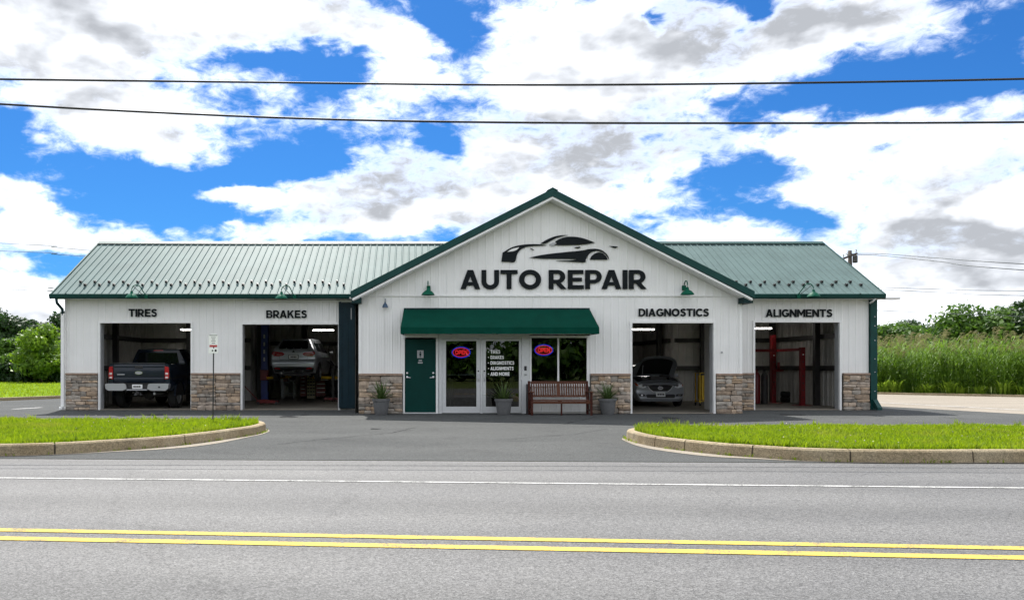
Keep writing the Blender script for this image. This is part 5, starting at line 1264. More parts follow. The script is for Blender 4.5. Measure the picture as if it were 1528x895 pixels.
g = sd_.decal([(-.46, .735), (-.38, .60), (-.26, .505), (.26, .505), (.38, .60), (.46, .735), (.25, .765), (-.25, .765)], 'y', 'grille_surround', 'bright_trim', .014)
sd_.decal([(-.415, .715), (-.345, .61), (-.24, .53), (.24, .53), (.345, .61), (.415, .715), (.24, .74), (-.24, .74)], 'y', 'grille', 'black_plastic', .022, parent=g)
sd_.decal([(.09 * math.cos(a), .64 + .058 * math.sin(a)) for a in (2 * math.pi * k / 16 for k in range(16))], 'y', 'emblem', 'bright_trim', .034, parent=g, sub=.03)
sd_.decal([(-.06, .632), (.06, .632), (.06, .65), (-.06, .65)], 'y', 'emblem_bar', 'black_plastic', .04, parent=g, sub=.03)
for s in (-1, 1):
    h = sd_.decal([(s * .48, .66), (s * .60, .635), (s * .79, .69), (s * .81, .80), (s * .72, .83), (s * .58, .78)], 'y', 'headlamp', 'head_lens', .012)
    sd_.decal([(s * .74, .70), (s * .80, .715), (s * .815, .81), (s * .755, .81)], 'y', 'turn_lamp', 'amber', .017, parent=h)
    sd_.decal([(s * .57 + .045 * math.cos(a), .715 + .04 * math.sin(a)) for a in (2 * math.pi * k / 12 for k in range(12))], 'y', 'reflector', 'chrome', .018, parent=h, sub=.03)
    f = sd_.decal([(s * .50, .36), (s * .72, .36), (s * .76, .44), (s * .54, .43)], 'y', 'fog_recess', 'black_plastic', .008)
    sd_.decal([(s * .63 + .04 * math.cos(a), .40 + .03 * math.sin(a)) for a in (2 * math.pi * k / 10 for k in range(10))], 'y', 'fog_lamp', 'chrome', .016, parent=f, sub=.03)
sd_.decal([(-.46, .31), (.46, .31), (.50, .40), (.44, .43), (-.44, .43), (-.50, .40)], 'y', 'lower_intake', 'black_plastic', .008)
sd_.decal([(-.62, .285), (.62, .285), (.60, .30), (-.60, .30)], 'y', 'bumper_strip', 'bright_trim', .012)
pl = sd_.decal([(-.155, .35), (.155, .35), (.155, .50), (-.155, .50)], 'y', 'number_plate', 'plate_white', .03)
for a, b in ((-.11, -.06), (-.045, .005), (.02, .06), (.075, .115)): sd_.decal([(a, .395), (b, .395), (b, .455), (a, .455)], 'y', 'plate_mark', 'dark_steel', .034, parent=pl)
sd_.decal([(-.60, 1.10), (.60, 1.10), (.52, 1.40), (-.52, 1.40)], 'y', 'windscreen', 'car_glass')
for s, ax in ((-1, 'x-'), (1, 'x+')):
    sd_.decal([(1.75, 1.03), (2.5, 1.04), (2.5, 1.36), (2.15, 1.36)], ax, 'side_window', 'car_glass'); sd_.decal([(2.58, 1.04), (3.6, 1.06), (3.25, 1.34), (2.58, 1.37)], ax, 'side_window', 'car_glass')
    sd_.decal([(2.54, .32), (2.548, .32), (2.548, 1.02), (2.54, 1.02)], ax, 'door_seam', 'black_plastic', .003, sub=.1)
    for y in (.92, 3.75): sd_.decal([(y + .38 * math.cos(a), .32 + .38 * math.sin(a)) for a in (math.pi * k / 12 for k in range(13))] + [(y - .38, .22), (y + .38, .22)], ax, 'wheel_arch', 'black_plastic', .004)
    sd_.part(MB().box(min(s * .9, s * 1.06), max(s * .9, s * 1.06), 1.62, 1.70, 1.0, 1.11, .03), 'mirror', 'grey_paint')
    for y in (.92, 3.75): sd_.wheel(s * .79, y, .32, .2, s)
sd_.part(MB().box(-.25, .3, .5, .95, .9, 1.03, .03).box(-.55, -.35, .45, .7, .88, 1.02, .02).tube([(.4, .5, 1.0), (.5, .8, 1.03), (.2, 1.0, 1.04)], .035, 8), 'engine', 'dark_steel', angle=30)
# hood panel, hinged at the windscreen
hb = MB(); vs = []; nu, nv = 14, 10; ang = R(41); HY, HZ = 1.22, 1.02
for lay in (0, 1):
    for i in range(nu + 1):
        for j in range(nv + 1):
            u, t = i / nu * 2 - 1, j / nv
            hw = .76 - .07 * t - .10 * max(0, t - .75) * 4 * abs(u) ** 3; L_ = 1.12 * t - .16 * t * abs(u) ** 3
            bulge = .06 * (1 - u * u) - .10 * t * t - lay * .025
            yy, z_ = -L_, bulge
            vs.append((u * hw, HY + yy * math.cos(ang) - z_ * math.sin(-ang) * -1 * -1, HZ - yy * math.sin(ang) + z_ * math.cos(ang)))
K = nv + 1; N_ = (nu + 1) * K; fs = []
for i in range(nu):
    for j in range(nv):
        q = (i * K + j, (i + 1) * K + j, (i + 1) * K + j + 1, i * K + j + 1); fs += [q, tuple(k + N_ for k in q[::-1])]
for i in range(nu): fs += [(i * K, (i + 1) * K, (i + 1) * K + N_, i * K + N_), (i * K + nv, (i + 1) * K + nv, (i + 1) * K + nv + N_, i * K + nv + N_)]
for j in range(nv): fs += [(j, j + 1, j + 1 + N_, j + N_), (nu * K + j, nu * K + j + 1, nu * K + j + 1 + N_, nu * K + j + N_)]
hood = sd_.part(hb.add(vs, fs), 'hood', 'grey_paint', angle=60)
pad = [(v[0] * .88, v[1] - .0, v[2] - .0) for v in vs[N_:]]
pv = [(p[0], p[1] + .012 * math.sin(ang) * 0 - .004, p[2] - .012) for p in pad]
sd_.part(MB().add(pv, [(i * K + j, (i + 1) * K + j, (i + 1) * K + j + 1, i * K + j + 1) for i in range(1, nu - 1) for j in range(1, nv - 1)]), 'hood_liner', 'black_plastic', hood)
sd_.part(MB().tube([(-.55, .5, .93), (-.5, .55, 1.42)], .008, 6), 'hood_prop', 'grey_steel')

# ================================================================ things inside the bays
def fluoro(px0, px1, py, d, label):
    a, b = P(px0, py, d), P(px1, py, d); e = empty('ceiling_lamp', ((a[0] + b[0]) / 2, d, a[2]), label, 'lamp', 'fluorescent lamps inside the bays')
    MB().box(a[0], b[0], d - .06, d + .06, a[2] + .03, a[2] + .075, .008).build('housing', M['white_trim'], e)
    for s in (-.03, .03): MB().tube([(a[0] + .03, d + s, a[2] + .012), (b[0] - .03, d + s, a[2] + .012)], .017, 8).build('tube', M['tube_light'], e)
    for x in (a[0] + .15, b[0] - .15): MB().tube([(x, d, a[2] + .07), (x, d, 3.46)], .005, 5).build('hanger', M['wire_grey'], e)
fluoro(269, 300, 492.3, 30.5, 'fluorescent lamp hanging in the bay with the pickup')
fluoro(466, 499, 493.2, 31.0, 'fluorescent lamp hanging in the bay with the lifted car')
fluoro(936, 977, 492, 30.8, 'fluorescent lamp hanging in the bay with the opened hood')
fluoro(1119, 1152, 490.5, 30.0, 'fluorescent lamp hanging in the bay with the red posts')
# two-post lift under the silver car
LX, LY = suv.o.x, 32.1
LF = empty('two_post_lift', (LX, LY, .013), 'blue two-post car lift with yellow arms holding the silver car', 'car lift')
for s in (-1, 1):
    x = LX + (1.74 if s > 0 else -1.42)
    c = MB().box(x - .13, x + .13, LY - .15, LY - .11, .03, 3.25).box(x - .13, x - .09, LY - .11, LY + .15, .03, 3.25).box(x + .09, x + .13, LY - .11, LY + .15, .03, 3.25).build('column', M['blue_steel'], LF)
    MB().box(x - .24, x + .24, LY - .25, LY + .25, .014, .03).build('base_plate', M['blue_steel'], LF)
    MB().box(x - .16, x + .16, LY - .19, LY + .19, .84, 1.25, .02).build('carriage', M['red_steel'], LF)
    for k in range(4): MB().box(x - .03, x + .03, LY - .158, LY - .151, 1.6 + k * .3, 1.75 + k * .3).build('warning_label', M['grey_steel'], c)
    for t in (-1, 1):
        tip = (LX + s * .55, LY + t * .95, .97)
        MB().bar((x - s * .1, LY + t * .1, .93), tip, .13, .09).build('arm', M['yellow_steel'], LF)
        MB().lathe([(0, 0), (.07, 0), (.07, .05), (.05, .1), (.08, .12), (0, .12)], tip, 12).build('lift_pad', M['rubber'], LF)
MB().box(LX - 1.6, LX + 1.9, LY - .08, LY + .08, 3.26, 3.40).build('top_beam', M['blue_steel'], LF)
def cabinet(name, x0, x1, y0, y1, z1, rows, m, label, cat, group=None):
    e = empty(name, ((x0 + x1) / 2, (y0 + y1) / 2, .013), label, cat, group)
    MB().box(x0, x1, y0, y1, .11, z1, .01).build('case', M[m], e)
    z = .14
    for k in range(rows):
        h = (z1 - .2) / rows; MB().box(x0 + .03, x1 - .03, y0 - .018, y0 + .002, z, z + h - .015, .004).build('drawer', M[m], e)
        MB().box(x0 + .06, x1 - .06, y0 - .034, y0 - .017, z + h - .05, z + h - .03, .003).build('drawer_pull', M['satin_chrome'], e); z += h
    for x in (x0 + .08, x1 - .08):
        for y in (y0 + .08, y1 - .08): MB().lathe([(0, -.02), (.05, -.02), (.05, .02), (0, .02)], (x, y, .063), 12, 'x').build('caster', M['rubber'], e)
    return e
d = 34.6; X_ = lambda px: (px - PX) * d / F
cabinet('tool_cabinet', X_(447), X_(457), d, d + .5, 1.0, 5, 'red_steel', 'red tool chest left of the cream panel at the back of the brakes bay', 'tool chest', 'red tool chests')
cabinet('tool_cabinet', X_(471), X_(492), d, d + .5, .92, 4, 'red_steel', 'wide red tool chest right of the cream panel at the back of the brakes bay', 'tool chest', 'red tool chests')
e = empty('vented_cabinet', (X_(463.5), d, .013), 'cream cabinet with slotted front between the red tool chests', 'cabinet')
MB().box(X_(457.6), X_(470.4), d + .02, d + .4, .02, 1.02, .01).build('case', M['cream'], e)
for k in range(6):
    for j in range(3):
        xx = X_(458.6) + j * .115; MB().box(xx, xx + .085, d + .008, d + .022, .15 + k * .14, .19 + k * .14).build('slot', M['dark_steel'], e)
e = empty('storage_shelf', (X_(430), d, .013), 'grey metal shelf rack behind the lifted car', 'shelf')
x0, x1 = X_(421), X_(438)
for x in (x0, x1):
    for y in (d, d + .4): MB().box(x - .02, x + .02, y - .02, y + .02, .014, 1.75).build('upright', M['grey_steel'], e)
for z in (.2, .7, 1.2, 1.7): MB().box(x0 - .02, x1 + .02, d - .03, d + .43, z, z + .03).build('shelf_board', M['grey_steel'], e)
for i, (x, z, w_, h, m, lb) in enumerate(((x0 + .06, .231, .16, .3, 'liner', 'tan carton on the lowest board of the grey shelf'), (x0 + .25, .731, .2, .28, 'paper_white', 'white carton on the second board of the grey shelf'), (x0 + .04, .731, .18, .2, 'red_steel', 'red box on the second board of the grey shelf'), (x0 + .05, 1.231, .3, .25, 'blue_steel', 'blue box on the third board of the grey shelf'))):
    MB().box(x, x + w_, d + .02, d + .3, z, z + h, .008).build('carton', M[m], None, False, lb, 'box')
def tyre_stack(x, y, n, label0):
    for k in range(n):
        MB().lathe([(.19, 0), (.29, .0), (.325, .04), (.33, .1), (.325, .16), (.29, .2), (.19, .2), (.2, .1), (.19, 0)], (x, y, .015 + k * .202), 24).build('tyre', M['rubber'], None, True, label0[k], 'tyre', 'spare tyres in the bays', angle=40)
tyre_stack((497 - PX) * 33.5 / F, 33.5, 4, ['lowest tyre of the stack at the right of the brakes bay', 'second tyre from the floor in the brakes bay stack', 'third tyre from the floor in the brakes bay stack', 'topmost tyre of the stack at the right of the brakes bay'])
# floor jack
x, y = (402 - PX) * 29.2 / F, 29.2
e = empty('floor_jack', (x, y, .013), 'red floor jack on the ground under the lifted car', 'jack')
MB().prism([(x - .45, .06), (x + .30, .06), (x + .34, .13), (x - .2, .2), (x - .45, .16)], y - .12, y + .12).build('frame', M['red_steel'], e)
MB().lathe([(0, 0), (.06, 0), (.06, .03), (0, .03)], (x + .25, y, .15), 12).build('saddle', M['dark_steel'], e)
MB().tube([(x - .4, y, .14), (x - 1.0, y + .1, .75)], .016, 8).build('handle', M['red_steel'], e)
for a in (-.38, .28):
    for s in (-1, 1): MB().lathe([(0, -.02), (.05, -.02), (.05, .02), (0, .02)], (x + a, y + s * .15, .065), 12, 'y').build('caster', M['dark_steel'], e)
# yellow cart beside the saloon
d = 28.0; X_ = lambda px: (px - PX) * d / F; Z_ = lambda py: EYE + (PY - py) * d / F
e = empty('shop_cart', (X_(1052), d, .013), 'yellow service cart beside the grey saloon', 'cart')
x0, x1 = X_(1044.5), X_(1061)
for x in (x0, x1):
    for y in (d, d + .45): MB().box(x - .018, x + .018, y - .018, y + .018, .12, Z_(557)).build('upright', M['yellow_steel'], e)
MB().box(x0 + .06, x1 - .03, d - .01, d + .4, .22, Z_(560), .01).build('case', M['yellow_steel'], e)
MB().box(x0 + .12, x1 - .05, d - .02, d - .01, .35, .8, .004).build('drawer', M['yellow_steel'], e)
for z in (.16, Z_(557)): MB().box(x0 - .03, x1 + .03, d - .03, d + .48, z, z + .025).build('tray', M['yellow_steel'], e)
for x in (x0, x1):
    for y in (d, d + .45): MB().lathe([(0, -.02), (.055, -.02), (.055, .02), (0, .02)], (x, y, .07), 12, 'x').build('caster', M['rubber'], e)
# dark workbench, cylinder and tools at the back of the diagnostics bay
d = 33.5; X_ = lambda px: (px - PX) * d / F
e = empty('workbench', (X_(1030), d, .013), 'dark workbench with clutter behind the grey saloon', 'workbench')
MB().box(X_(1005), X_(1060), d, d + .6, .86, .92).build('bench_top', M['wood_dark'], e)
for x in (X_(1006), X_(1030), X_(1058)): MB().box(x - .04, x + .04, d + .02, d + .1, .014, .86).build('leg', M['dark_steel'], e)
for i, (px, w_, h, m, lb) in enumerate(((1014, .22, .3, 'dark_steel', 'dark machine on the workbench behind the hood'), (1024, .3, .45, 'blue_lamp', 'dark blue machine on the workbench behind the saloon'), (1036, .25, .35, 'black_plastic', 'black case on the workbench behind the saloon'), (1048, .2, .4, 'red_steel', 'red canister on the workbench behind the yellow cart'))):
    b = MB().box(X_(px) - w_ / 2, X_(px) + w_ / 2, d + .1, d + .4, .921, .921 + h, .03); b.tube([(X_(px), d + .25, .9 + h), (X_(px) + .05, d + .25, 1.05 + h)], .03, 8); b.build('bench_machine', M[m], None, False, lb, 'machine')
e = empty('tool_board', (X_(975), yA - .2, 1.5), 'hand tools hung on the back wall of the diagnostics bay', 'tools')
for k in range(9):
    px = 962 + k * 9 + random.uniform(-2, 2); x = (px - PX) * (yA - .2) / F; h = random.uniform(.15, .4)
    MB().box(x - .02, x + .02, yA - .22, yA - .19, 2.05 - h, 2.05, .006).box(x - .05, x + .05, yA - .225, yA - .19, 2.05 - h - .07, 2.05 - h, .01).build('tool', M['dark_steel'], e)
# red alignment frame in the last bay
d1, d2 = 30.3, 28.2
p1 = P(1153.5, 500, d1); p2 = P(1197, 518, d2); zb_ = P(0, 523, d1)[2]
e = empty('alignment_rack', (p1[0], d1, .013), 'red steel alignment rack with two posts and a crossbeam in the right bay', 'rack')
for (p, dd, wd) in ((p1, d1, .16), (p2, d2, .15)):
    MB().box(p[0] - wd / 2, p[0] + wd / 2, dd - wd / 2, dd + wd / 2, .03, p[2]).build('post', M['red_steel'], e); MB().box(p[0] - .25, p[0] + .25, dd - .25, dd + .25, .014, .03).build('base_plate', M['red_steel'], e)
    for k in range(7): MB().lathe([(0, -.01), (.025, -.01), (.025, 0)], (p[0], dd - wd / 2, .3 + k * .25), 10, 'y').build('bolt_hole', M['paper_white'] if k > 5 else M['dark_steel'], e)
MB().bar((p1[0] - 1.35, d1 - .2, zb_), (p2[0], d1 - .2, zb_), .10, .11).build('crossbeam', M['red_steel'], e)
MB().bar((p2[0], d1 - .2, zb_), (p2[0], d2 + .1, zb_), .09, .1).build('side_beam', M['red_steel'], e)
MB().box(p1[0] - .14, p1[0] + .3, d1 - .22, d1 - .1, 1.2, 1.28).box(p1[0] + .06, p1[0] + .12, d1 - .3, d1 - .22, 1.28, 1.55).build('bracket', M['red_steel'], e)
x = P(1135, 0, 29.5)[0]
e = empty('gas_trolley', (x, 29.5, .013), 'dark trolley with tall gas bottles at the left of the right bay', 'trolley')
for s in (-.14, .14): MB().lathe([(0, .03), (.11, .03), (.115, .06), (.115, 1.05), (.07, 1.15), (.035, 1.18), (.035, 1.28), (0, 1.28)], (x + s, 29.5, 0), 16).build('gas_bottle', M['red_steel'] if s < 0 else M['dark_steel'], e, True, angle=40)
MB().box(x - .28, x + .28, 29.35, 29.7, .016, .03).build('base_plate', M['dark_steel'], e)
tyre_stack(P(1178, 0, 31.2)[0], 31.2, 2, ['lower of the two tyres at the back of the right bay', 'upper of the two tyres at the back of the right bay'])
tyre_stack(P(1236, 0, 28.6)[0] - .1, 27.0, 1, ['single tyre lying near the right wall of the right bay'])

d = 35.4; X_ = lambda px: (px - PX) * d / F
for i, (px, w_, h, z0, m, lb) in enumerate(((481, .5, .45, .93, 'black_plastic', 'black machine on top of the wide red tool chest'), (452, .25, .22, 1.01, 'paper_white', 'white box on top of the narrow red tool chest'))):
    MB().box(X_(px) - w_ / 2, X_(px) + w_ / 2, 34.65, 34.95, z0, z0 + h, .02).tube([(X_(px), 34.8, z0 + h - .02), (X_(px) + .06, 34.8, z0 + h + .22)], .03, 8).build('bench_machine', M[m], None, False, lb, 'machine')
e = empty('engine_hoist', ((498 - PX) * 31.6 / F, 31.6, .013), 'dark wheeled hoist at the right side of the brakes bay', 'hoist')
x = (497 - PX) * 31.6 / F
MB().box(x - .05, x + .05, 31.55, 31.65, .12, 1.45).build('mast', M['dark_steel'], e)
MB().bar((x - .35, 31.6, .12), (x + .35, 31.6, .12), .09).bar((x, 31.25, .12), (x, 32.1, .12), .09).build('base_frame', M['red_steel'], e)
MB().bar((x, 31.6, 1.42), (x - .12, 31.0, 1.62), .08).build('boom', M['dark_steel'], e)
for q in ((x - .35, 31.6), (x + .35, 31.6), (x, 31.25), (x, 32.1)): MB().lathe([(0, -.02), (.055, -.02), (.055, .02), (0, .02)], (q[0], q[1], .07), 12, 'x').build('caster', M['rubber'], e)
cabinet('tool_cabinet', (368.5 - PX) * 33.2 / F, (376 - PX) * 33.2 / F, 33.2, 33.7, 1.25, 5, 'red_steel', 'tall red tool chest left of the blue lift column', 'tool chest', 'red tool chests')
e = empty('hose_reel', (-4.9, yA - .2, 2.0), 'coiled black hose hung on the back wall of the brakes bay', 'hose')
for k in range(3): MB().tube([(-4.4 + (.22 - .02 * k) * math.cos(t), yA - .12 - .05 * k, 2.0 + (.22 - .02 * k) * math.sin(t)) for t in (2 * math.pi * i / 20 for i in range(21))], .022, 6, False).build('hose_coil', M['rubber'], e, True)

# ================================================================ vegetation
def leaves(cent, rad, n, size, rs, shell=.55, flat=1.0):
    """leaf quads spread through ellipsoids: returns verts, faces, tone"""
    cent = np.array(cent); rad = np.array(rad); wts = (rad ** 2).sum(1); wts = wts / wts.sum()
    b = rs.choice(len(cent), n, p=wts); u = rs.normal(0, 1, (n, 3)); u /= np.linalg.norm(u, axis=1)[:, None]
    r = shell + (1 - shell) * rs.uniform(0, 1, n) ** .6; r *= 1 + .12 * rs.normal(0, 1, n)
    p = cent[b] + u * rad[b] * r[:, None]
    nr = u + rs.normal(0, .55, (n, 3)) + np.array([0, 0, .25]); nr /= np.linalg.norm(nr, axis=1)[:, None]
    t = np.cross(nr, rs.normal(0, 1, (n, 3))); t /= np.linalg.norm(t, axis=1)[:, None] + 1e-9; q = np.cross(nr, t)
    s = size * rs.uniform(.6, 1.4, n)[:, None]
    v = np.stack([p - t * s, p - q * s * .55, p + t * s + nr * s * .15, p + q * s * .55], 1).reshape(-1, 3)
    f = np.arange(n * 4).reshape(n, 4)
    tone = np.repeat(np.clip(rs.normal(.4, .22, n) + .25 * u[:, 2] * 0 + .15 * rs.normal(0, 1, len(cent))[b], 0, 1), 4)
    return v, f, tone
def tree(x, y, h, wd, m, n, size, label, seed, low=.12, group='trees behind the lot', name='broadleaf_tree', z0=0.0, nb=15):
    rs = np.random.default_rng(seed); e = empty(name, (x, y, z0), label, 'tree', group)
    cent, rad = [], []
    for k in range(nb):
        t = rs.uniform(0, 1); a = rs.uniform(0, 2 * np.pi); zz_ = h * (low + (1 - low) * (.12 + .74 * t)); prof_ = math.sin(math.pi * min(1, .18 + .74 * t)) ** .7
        rr = wd * .5 * prof_ * rs.uniform(.25, .8); cent.append((x + rr * math.cos(a), y + rr * math.sin(a), z0 + zz_)); b = wd * rs.uniform(.13, .24) * (.6 + .6 * prof_); rad.append((b, b, b * rs.uniform(.6, .9)))
    cent.append((x, y, z0 + h * .5)); rad.append((wd * .3, wd * .3, h * .32))
    v, f, tone = leaves(cent, rad, n, size, rs)
    c = rawmesh('crown', v, f, M[m], parent=e, attr=tone)
    tb = MB().tube([(x, y, z0 - .1), (x + .05 * wd * rs.uniform(-1, 1), y, z0 + h * .3), (x, y, z0 + h * .62)], [h * .03, h * .022, h * .008], 8)
    for k in range(5):
        q = cent[k]; tb.tube([(x, y, z0 + h * (.18 + .05 * k)), ((x + q[0]) / 2, (y + q[1]) / 2, z0 + h * (.3 + .05 * k)), q], [h * .014, h * .009, h * .003], 6)
    tb.build('trunk', M['bark'], e, True)
    return e
def tpx(px, pytop, d, wpx, m, n, size, label, seed, **kw):
    x = (px - PX) * d / F; h = EYE + (PY - pytop) * d / F
    return tree(x, d, h, wpx * d / F, m, n, size, label, seed, **kw)
# left of the building
LT = 'trees at the far edge of the left lawn'
tpx(62, 480, 66, 86, 'leaf_bright', 8000, .16, 'bright green bushy tree nearest the left corner of the building', 11, group=LT, low=.06, nb=22)
tpx(20, 500, 70, 60, 'leaf_mid', 6000, .17, 'mid green tree at the left edge of the picture', 12, group=LT, low=.02)
tpx(112, 505, 72, 70, 'leaf_mid', 5000, .17, 'mid green tree partly hidden by the left end of the building', 13, group=LT, low=.02)
tpx(8, 457, 88, 90, 'leaf_dark', 7000, .21, 'tall dark tree rising at the left edge', 14, group=LT, low=.0)
tpx(48, 470, 90, 80, 'leaf_dark', 6000, .21, 'dark tree directly behind the bright bushy tree', 15, group=LT, low=.0)
tpx(92, 461, 86, 84, 'leaf_dark', 7000, .21, 'tall dark tree rising beside the left downspout', 16, group=LT, low=.0)
tpx(-45, 470, 84, 70, 'leaf_dark', 5000, .22, 'dark tree just outside the left edge', 17, group=LT, low=.0)
tpx(140, 480, 88, 80, 'leaf_dark', 4000, .22, 'dark tree behind the left end of the building', 18, group=LT, low=.0)
for k, (px, py, d, wp, lb) in enumerate(((10, 536, 68, 46, 'dark low shrub at the left edge below the trees'), (44, 540, 66, 40, 'dark low shrub under the bright bushy tree'), (80, 538, 67, 44, 'dark low shrub close to the left downspout'), (110, 540, 68, 40, 'dark low shrub hidden behind the left corner'), (-30, 538, 68, 44, 'dark low shrub beyond the left edge'))):
    tpx(px, py, d, wp, 'leaf_dark', 2200, .14, lb, 30 + k, group='shrubs under the left trees', low=-.1, name='low_shrub')
# right of the building, behind the reeds
RT = 'trees behind the reed bed'
for k, (px, py, d, wp, m, lb) in enumerate(((1330, 492, 74, 90, 'leaf_mid', 'low green tree above the reeds next to the building'), (1362, 487, 78, 60, 'leaf_dark', 'dark rounded tree second from the building above the reeds'), (1422, 476, 66, 50, 'leaf_dark', 'small dark tree in the middle above the reeds'), (1465, 462, 64, 90, 'leaf_mid', 'broad green tree rising highest left of the right edge'), (1500, 459, 66, 80, 'leaf_mid', 'tall green tree near the right edge'), (1540, 462, 62, 80, 'leaf_dark', 'dark green tree at the right edge'), (1395, 497, 80, 70, 'leaf_dark', 'low dark tree between the two gaps above the reeds'), (1600, 465, 66, 90, 'leaf_mid', 'green tree just outside the right edge'), (1290, 492, 80, 70, 'leaf_dark', 'dark tree behind the right end of the building'))):
    tpx(px, py - (16 if px > 1440 else 9), d, wp * 1.55, m, 11000, .18, lb, 50 + k, group=RT, low=.0, nb=20)
# the wood across the road behind the viewer, seen as a reflection in the glass
rs = np.random.default_rng(90); cent, rad = [], []
for k in range(70):
    x = rs.uniform(-60, 60); hh = rs.uniform(5, 9); cent += [(x, -34 + rs.uniform(-4, 4), hh * .75), (x + rs.uniform(-2, 2), -33, hh * .3)]; rad += [(3, 2.2, hh * .28), (3, 2.2, hh * .32)]
v, f, tone = leaves(cent, rad, 42000, .5, rs, .2); rawmesh('roadside_wood', v, f, M['leaf_mid'], kind='stuff', label='dark line of woodland across the road reflected in the glass', cat='woodland', attr=tone)
# tall reed bed beside the side road
def reeds(name, px, py_, n, label):
    """arching stems with long leaves and soft plumes"""
    rs = np.random.default_rng(5); V, Fc, T = [], [], []; V2, F2, T2 = [], [], []; k0 = k2 = 0
    for i in range(n):
        x, y = px[i], py_[i]; h = rs.uniform(1.75, 2.7) * (1 + .10 * math.sin(x * .5) + .06 * math.sin(x * 1.7 + y)); la = rs.uniform(0, 2 * math.pi); lean = rs.uniform(.05, .35)
        tone = min(1, max(0, rs.normal(.45, .2)))
        def at(t): return np.array([x + math.cos(la) * lean * t * t, y + math.sin(la) * lean * t * t, h * t])
        w_ = .012; sx = np.array([w_, 0, 0])
        a, b, c = at(0), at(.5), at(.95)
        V += [a - sx, a + sx, b - sx, b + sx, c]; Fc += [(k0, k0 + 1, k0 + 3), (k0, k0 + 3, k0 + 2), (k0 + 2, k0 + 3, k0 + 4)]; T += [tone * .8] * 5; k0 += 5
        for j in range(8):
            t = rs.uniform(.12, .95); p = at(t); az_ = rs.uniform(0, 2 * math.pi); L = rs.uniform(.4, .8); dr_ = np.array([math.cos(az_), math.sin(az_), 0]); wv = np.array([-math.sin(az_), math.cos(az_), 0]) * rs.uniform(.012, .026)
            up = rs.uniform(.5, 1.0); m1 = p + dr_ * L * .35 + np.array([0, 0, L * .45 * up]); m2 = p + dr_ * L * .75 + np.array([0, 0, L * .45 * up]); e_ = p + dr_ * L * 1.05 + np.array([0, 0, L * .1 * up])
            V += [p - wv * .6, p + wv * .6, m1 - wv, m1 + wv, m2 - wv * .8, m2 + wv * .8, e_]
            Fc += [(k0, k0 + 1, k0 + 3), (k0, k0 + 3, k0 + 2), (k0 + 2, k0 + 3, k0 + 5), (k0 + 2, k0 + 5, k0 + 4), (k0 + 4, k0 + 5, k0 + 6)]; tj = min(1, max(0, tone + rs.normal(0, .12) + .12 * t)); T += [tj] * 7; k0 += 7
        if rs.uniform() < .25:
            p = at(.97); az_ = rs.uniform(-.6, .9)
            for j in range(7):
                L = rs.uniform(.15, .34); dr_ = np.array([math.cos(az_ + rs.normal(0, .5)), rs.normal(0, .4), 0]); q = p + np.array([0, 0, .05 * j]) ; r1 = q + dr_ * L * .5 + np.array([0, 0, L * .6]); r2 = q + dr_ * L * 1.1 + np.array([0, 0, L * .45]); wv = np.array([.0, .0, .018])
                V2 += [q - wv * .3, q + wv * .3, r1 + wv, r1 - wv, r2]; F2 += [(k2, k2 + 1, k2 + 2), (k2, k2 + 2, k2 + 3), (k2 + 3, k2 + 2, k2 + 4)]; T2 += [min(1, max(0, rs.normal(.5, .2)))] * 5; k2 += 5
    rawmesh(name, np.array(V), np.array(Fc), M['reed_leaf'], kind='stuff', label=label, cat='reeds', attr=np.array(T))
    rawmesh('reed_plumes', np.array(V2), np.array(F2), M['reed_plume'], kind='stuff', label='soft tan plumes topping the tall green reeds', cat='reeds', attr=np.array(T2))
edge = [(14.6, 56), (18.2, 48.2), (23.3, 41.0), (28.1, 36.9), (40.4, 29.4)]
def edge_pt(s):
    L_ = [math.dist(a, b) for a, b in zip(edge[:-1], edge[1:])]; s *= sum(L_)
    for (a, b), l in zip(zip(edge[:-1], edge[1:]), L_):
        if s <= l: return (a[0] + (b[0] - a[0]) * s / l, a[1] + (b[1] - a[1]) * s / l), ((b[1] - a[1]) / l * -1, (b[0] - a[0]) / l)
        s -= l
    return edge[-1], (.5, .8)
rp = []
rr = random.Random(8)
while len(rp) < 5200:
    (x, y), nv_ = edge_pt(rr.random() ** 1.0); dpt = .5 + 9 * rr.random() ** 1.7
    nx, ny = nv_
    if ny < 0: nx, ny = -nx, -ny
    rp.append((x + nx * dpt + rr.uniform(-.1, .1), y + ny * dpt))
rp = np.array(rp); reeds('reed_bed', rp[:, 0], rp[:, 1], len(rp), 'tall green reed bed beside the pale side road')
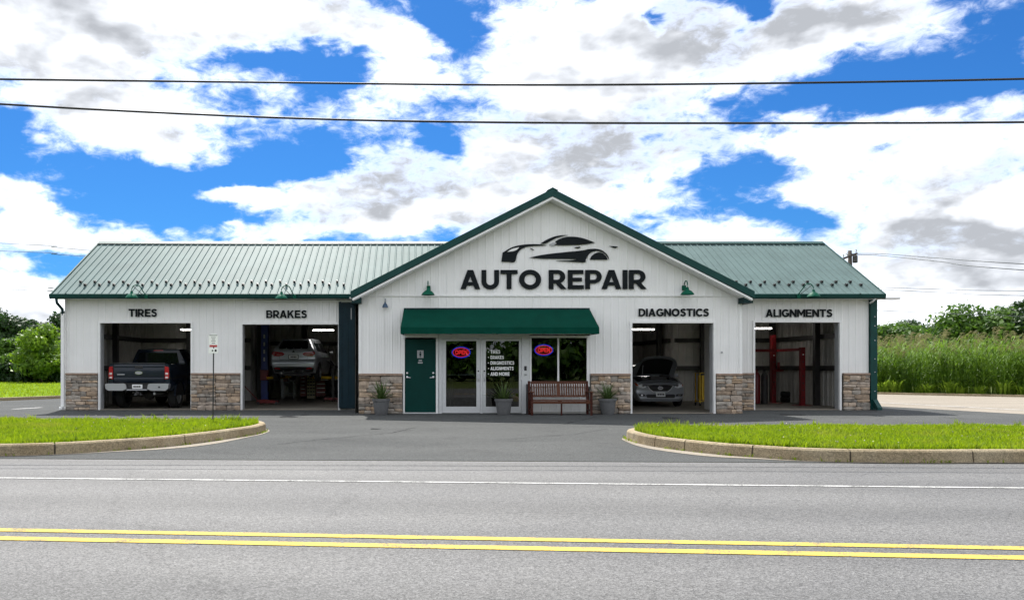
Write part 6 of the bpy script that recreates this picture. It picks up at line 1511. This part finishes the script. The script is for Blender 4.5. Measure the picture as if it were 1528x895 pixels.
# bright tufts at the foot of the reeds, each a plant
tm = []
for sdn in range(4):
    rs = np.random.default_rng(200 + sdn); n = 90; V, Fc, T = [], [], []; k0 = 0
    for i in range(n):
        a = rs.uniform(0, 2 * math.pi); rr_ = rs.uniform(0, .28); p = np.array([rr_ * math.cos(a), rr_ * math.sin(a), rs.uniform(0, .25)]); L = rs.uniform(.25, .55); out_ = np.array([math.cos(a), math.sin(a), 0]) * rs.uniform(.15, .6); wv = np.array([-math.sin(a), math.cos(a), 0]) * rs.uniform(.02, .045)
        m1 = p + out_ * L * .5 + np.array([0, 0, L * .8]); e_ = p + out_ * L * 1.1 + np.array([0, 0, L])
        V += [p - wv * .4, p + wv * .4, m1 + wv, m1 - wv, e_]; Fc += [(k0, k0 + 1, k0 + 2), (k0, k0 + 2, k0 + 3), (k0 + 3, k0 + 2, k0 + 4)]; T += [min(1, max(0, rs.normal(.55, .25)))] * 5; k0 += 5
    me = bpy.data.meshes.new('leafy_tuft'); me.from_pydata([tuple(v) for v in V], [], Fc); me.materials.append(M['shrub_leaf']); at = me.attributes.new('tone', 'FLOAT', 'POINT'); at.data.foreach_set('value', T); tm.append(me)
rr = random.Random(3)
for k in range(34):
    (x, y), nv_ = edge_pt(.24 + .62 * k / 33 + rr.uniform(-.006, .006)); nx, ny = nv_
    if ny < 0: nx, ny = -nx, -ny
    o = bpy.data.objects.new('leafy_tuft', rr.choice(tm)); COL.objects.link(o); o.location = (x + nx * (.25 + rr.uniform(-.1, .15)), y + ny * .25, .0); sc = rr.uniform(.6, 1.05); o.scale = (sc * 1.35, sc * 1.35, sc); o.rotation_euler = (0, 0, rr.uniform(0, 6))
    tag(o, 'bright leafy tuft in the row at the foot of the reed bed', 'plant', 'bright tufts along the reed bed')
# lawn: short tufts over the left field
n = 26000; xs = -9 - 30 * rng.uniform(0, 1, n); ys = 25 + 45 * rng.uniform(0, 1, n) ** 1.3
k = inside(LAWN, xs, ys); grass('lawn_grass', np.column_stack([xs, ys])[k], .09, .10, 'bright green mown lawn left of the building', .05, .022)
# a few scattered leaves and chips on the asphalt
print('stones', NST)
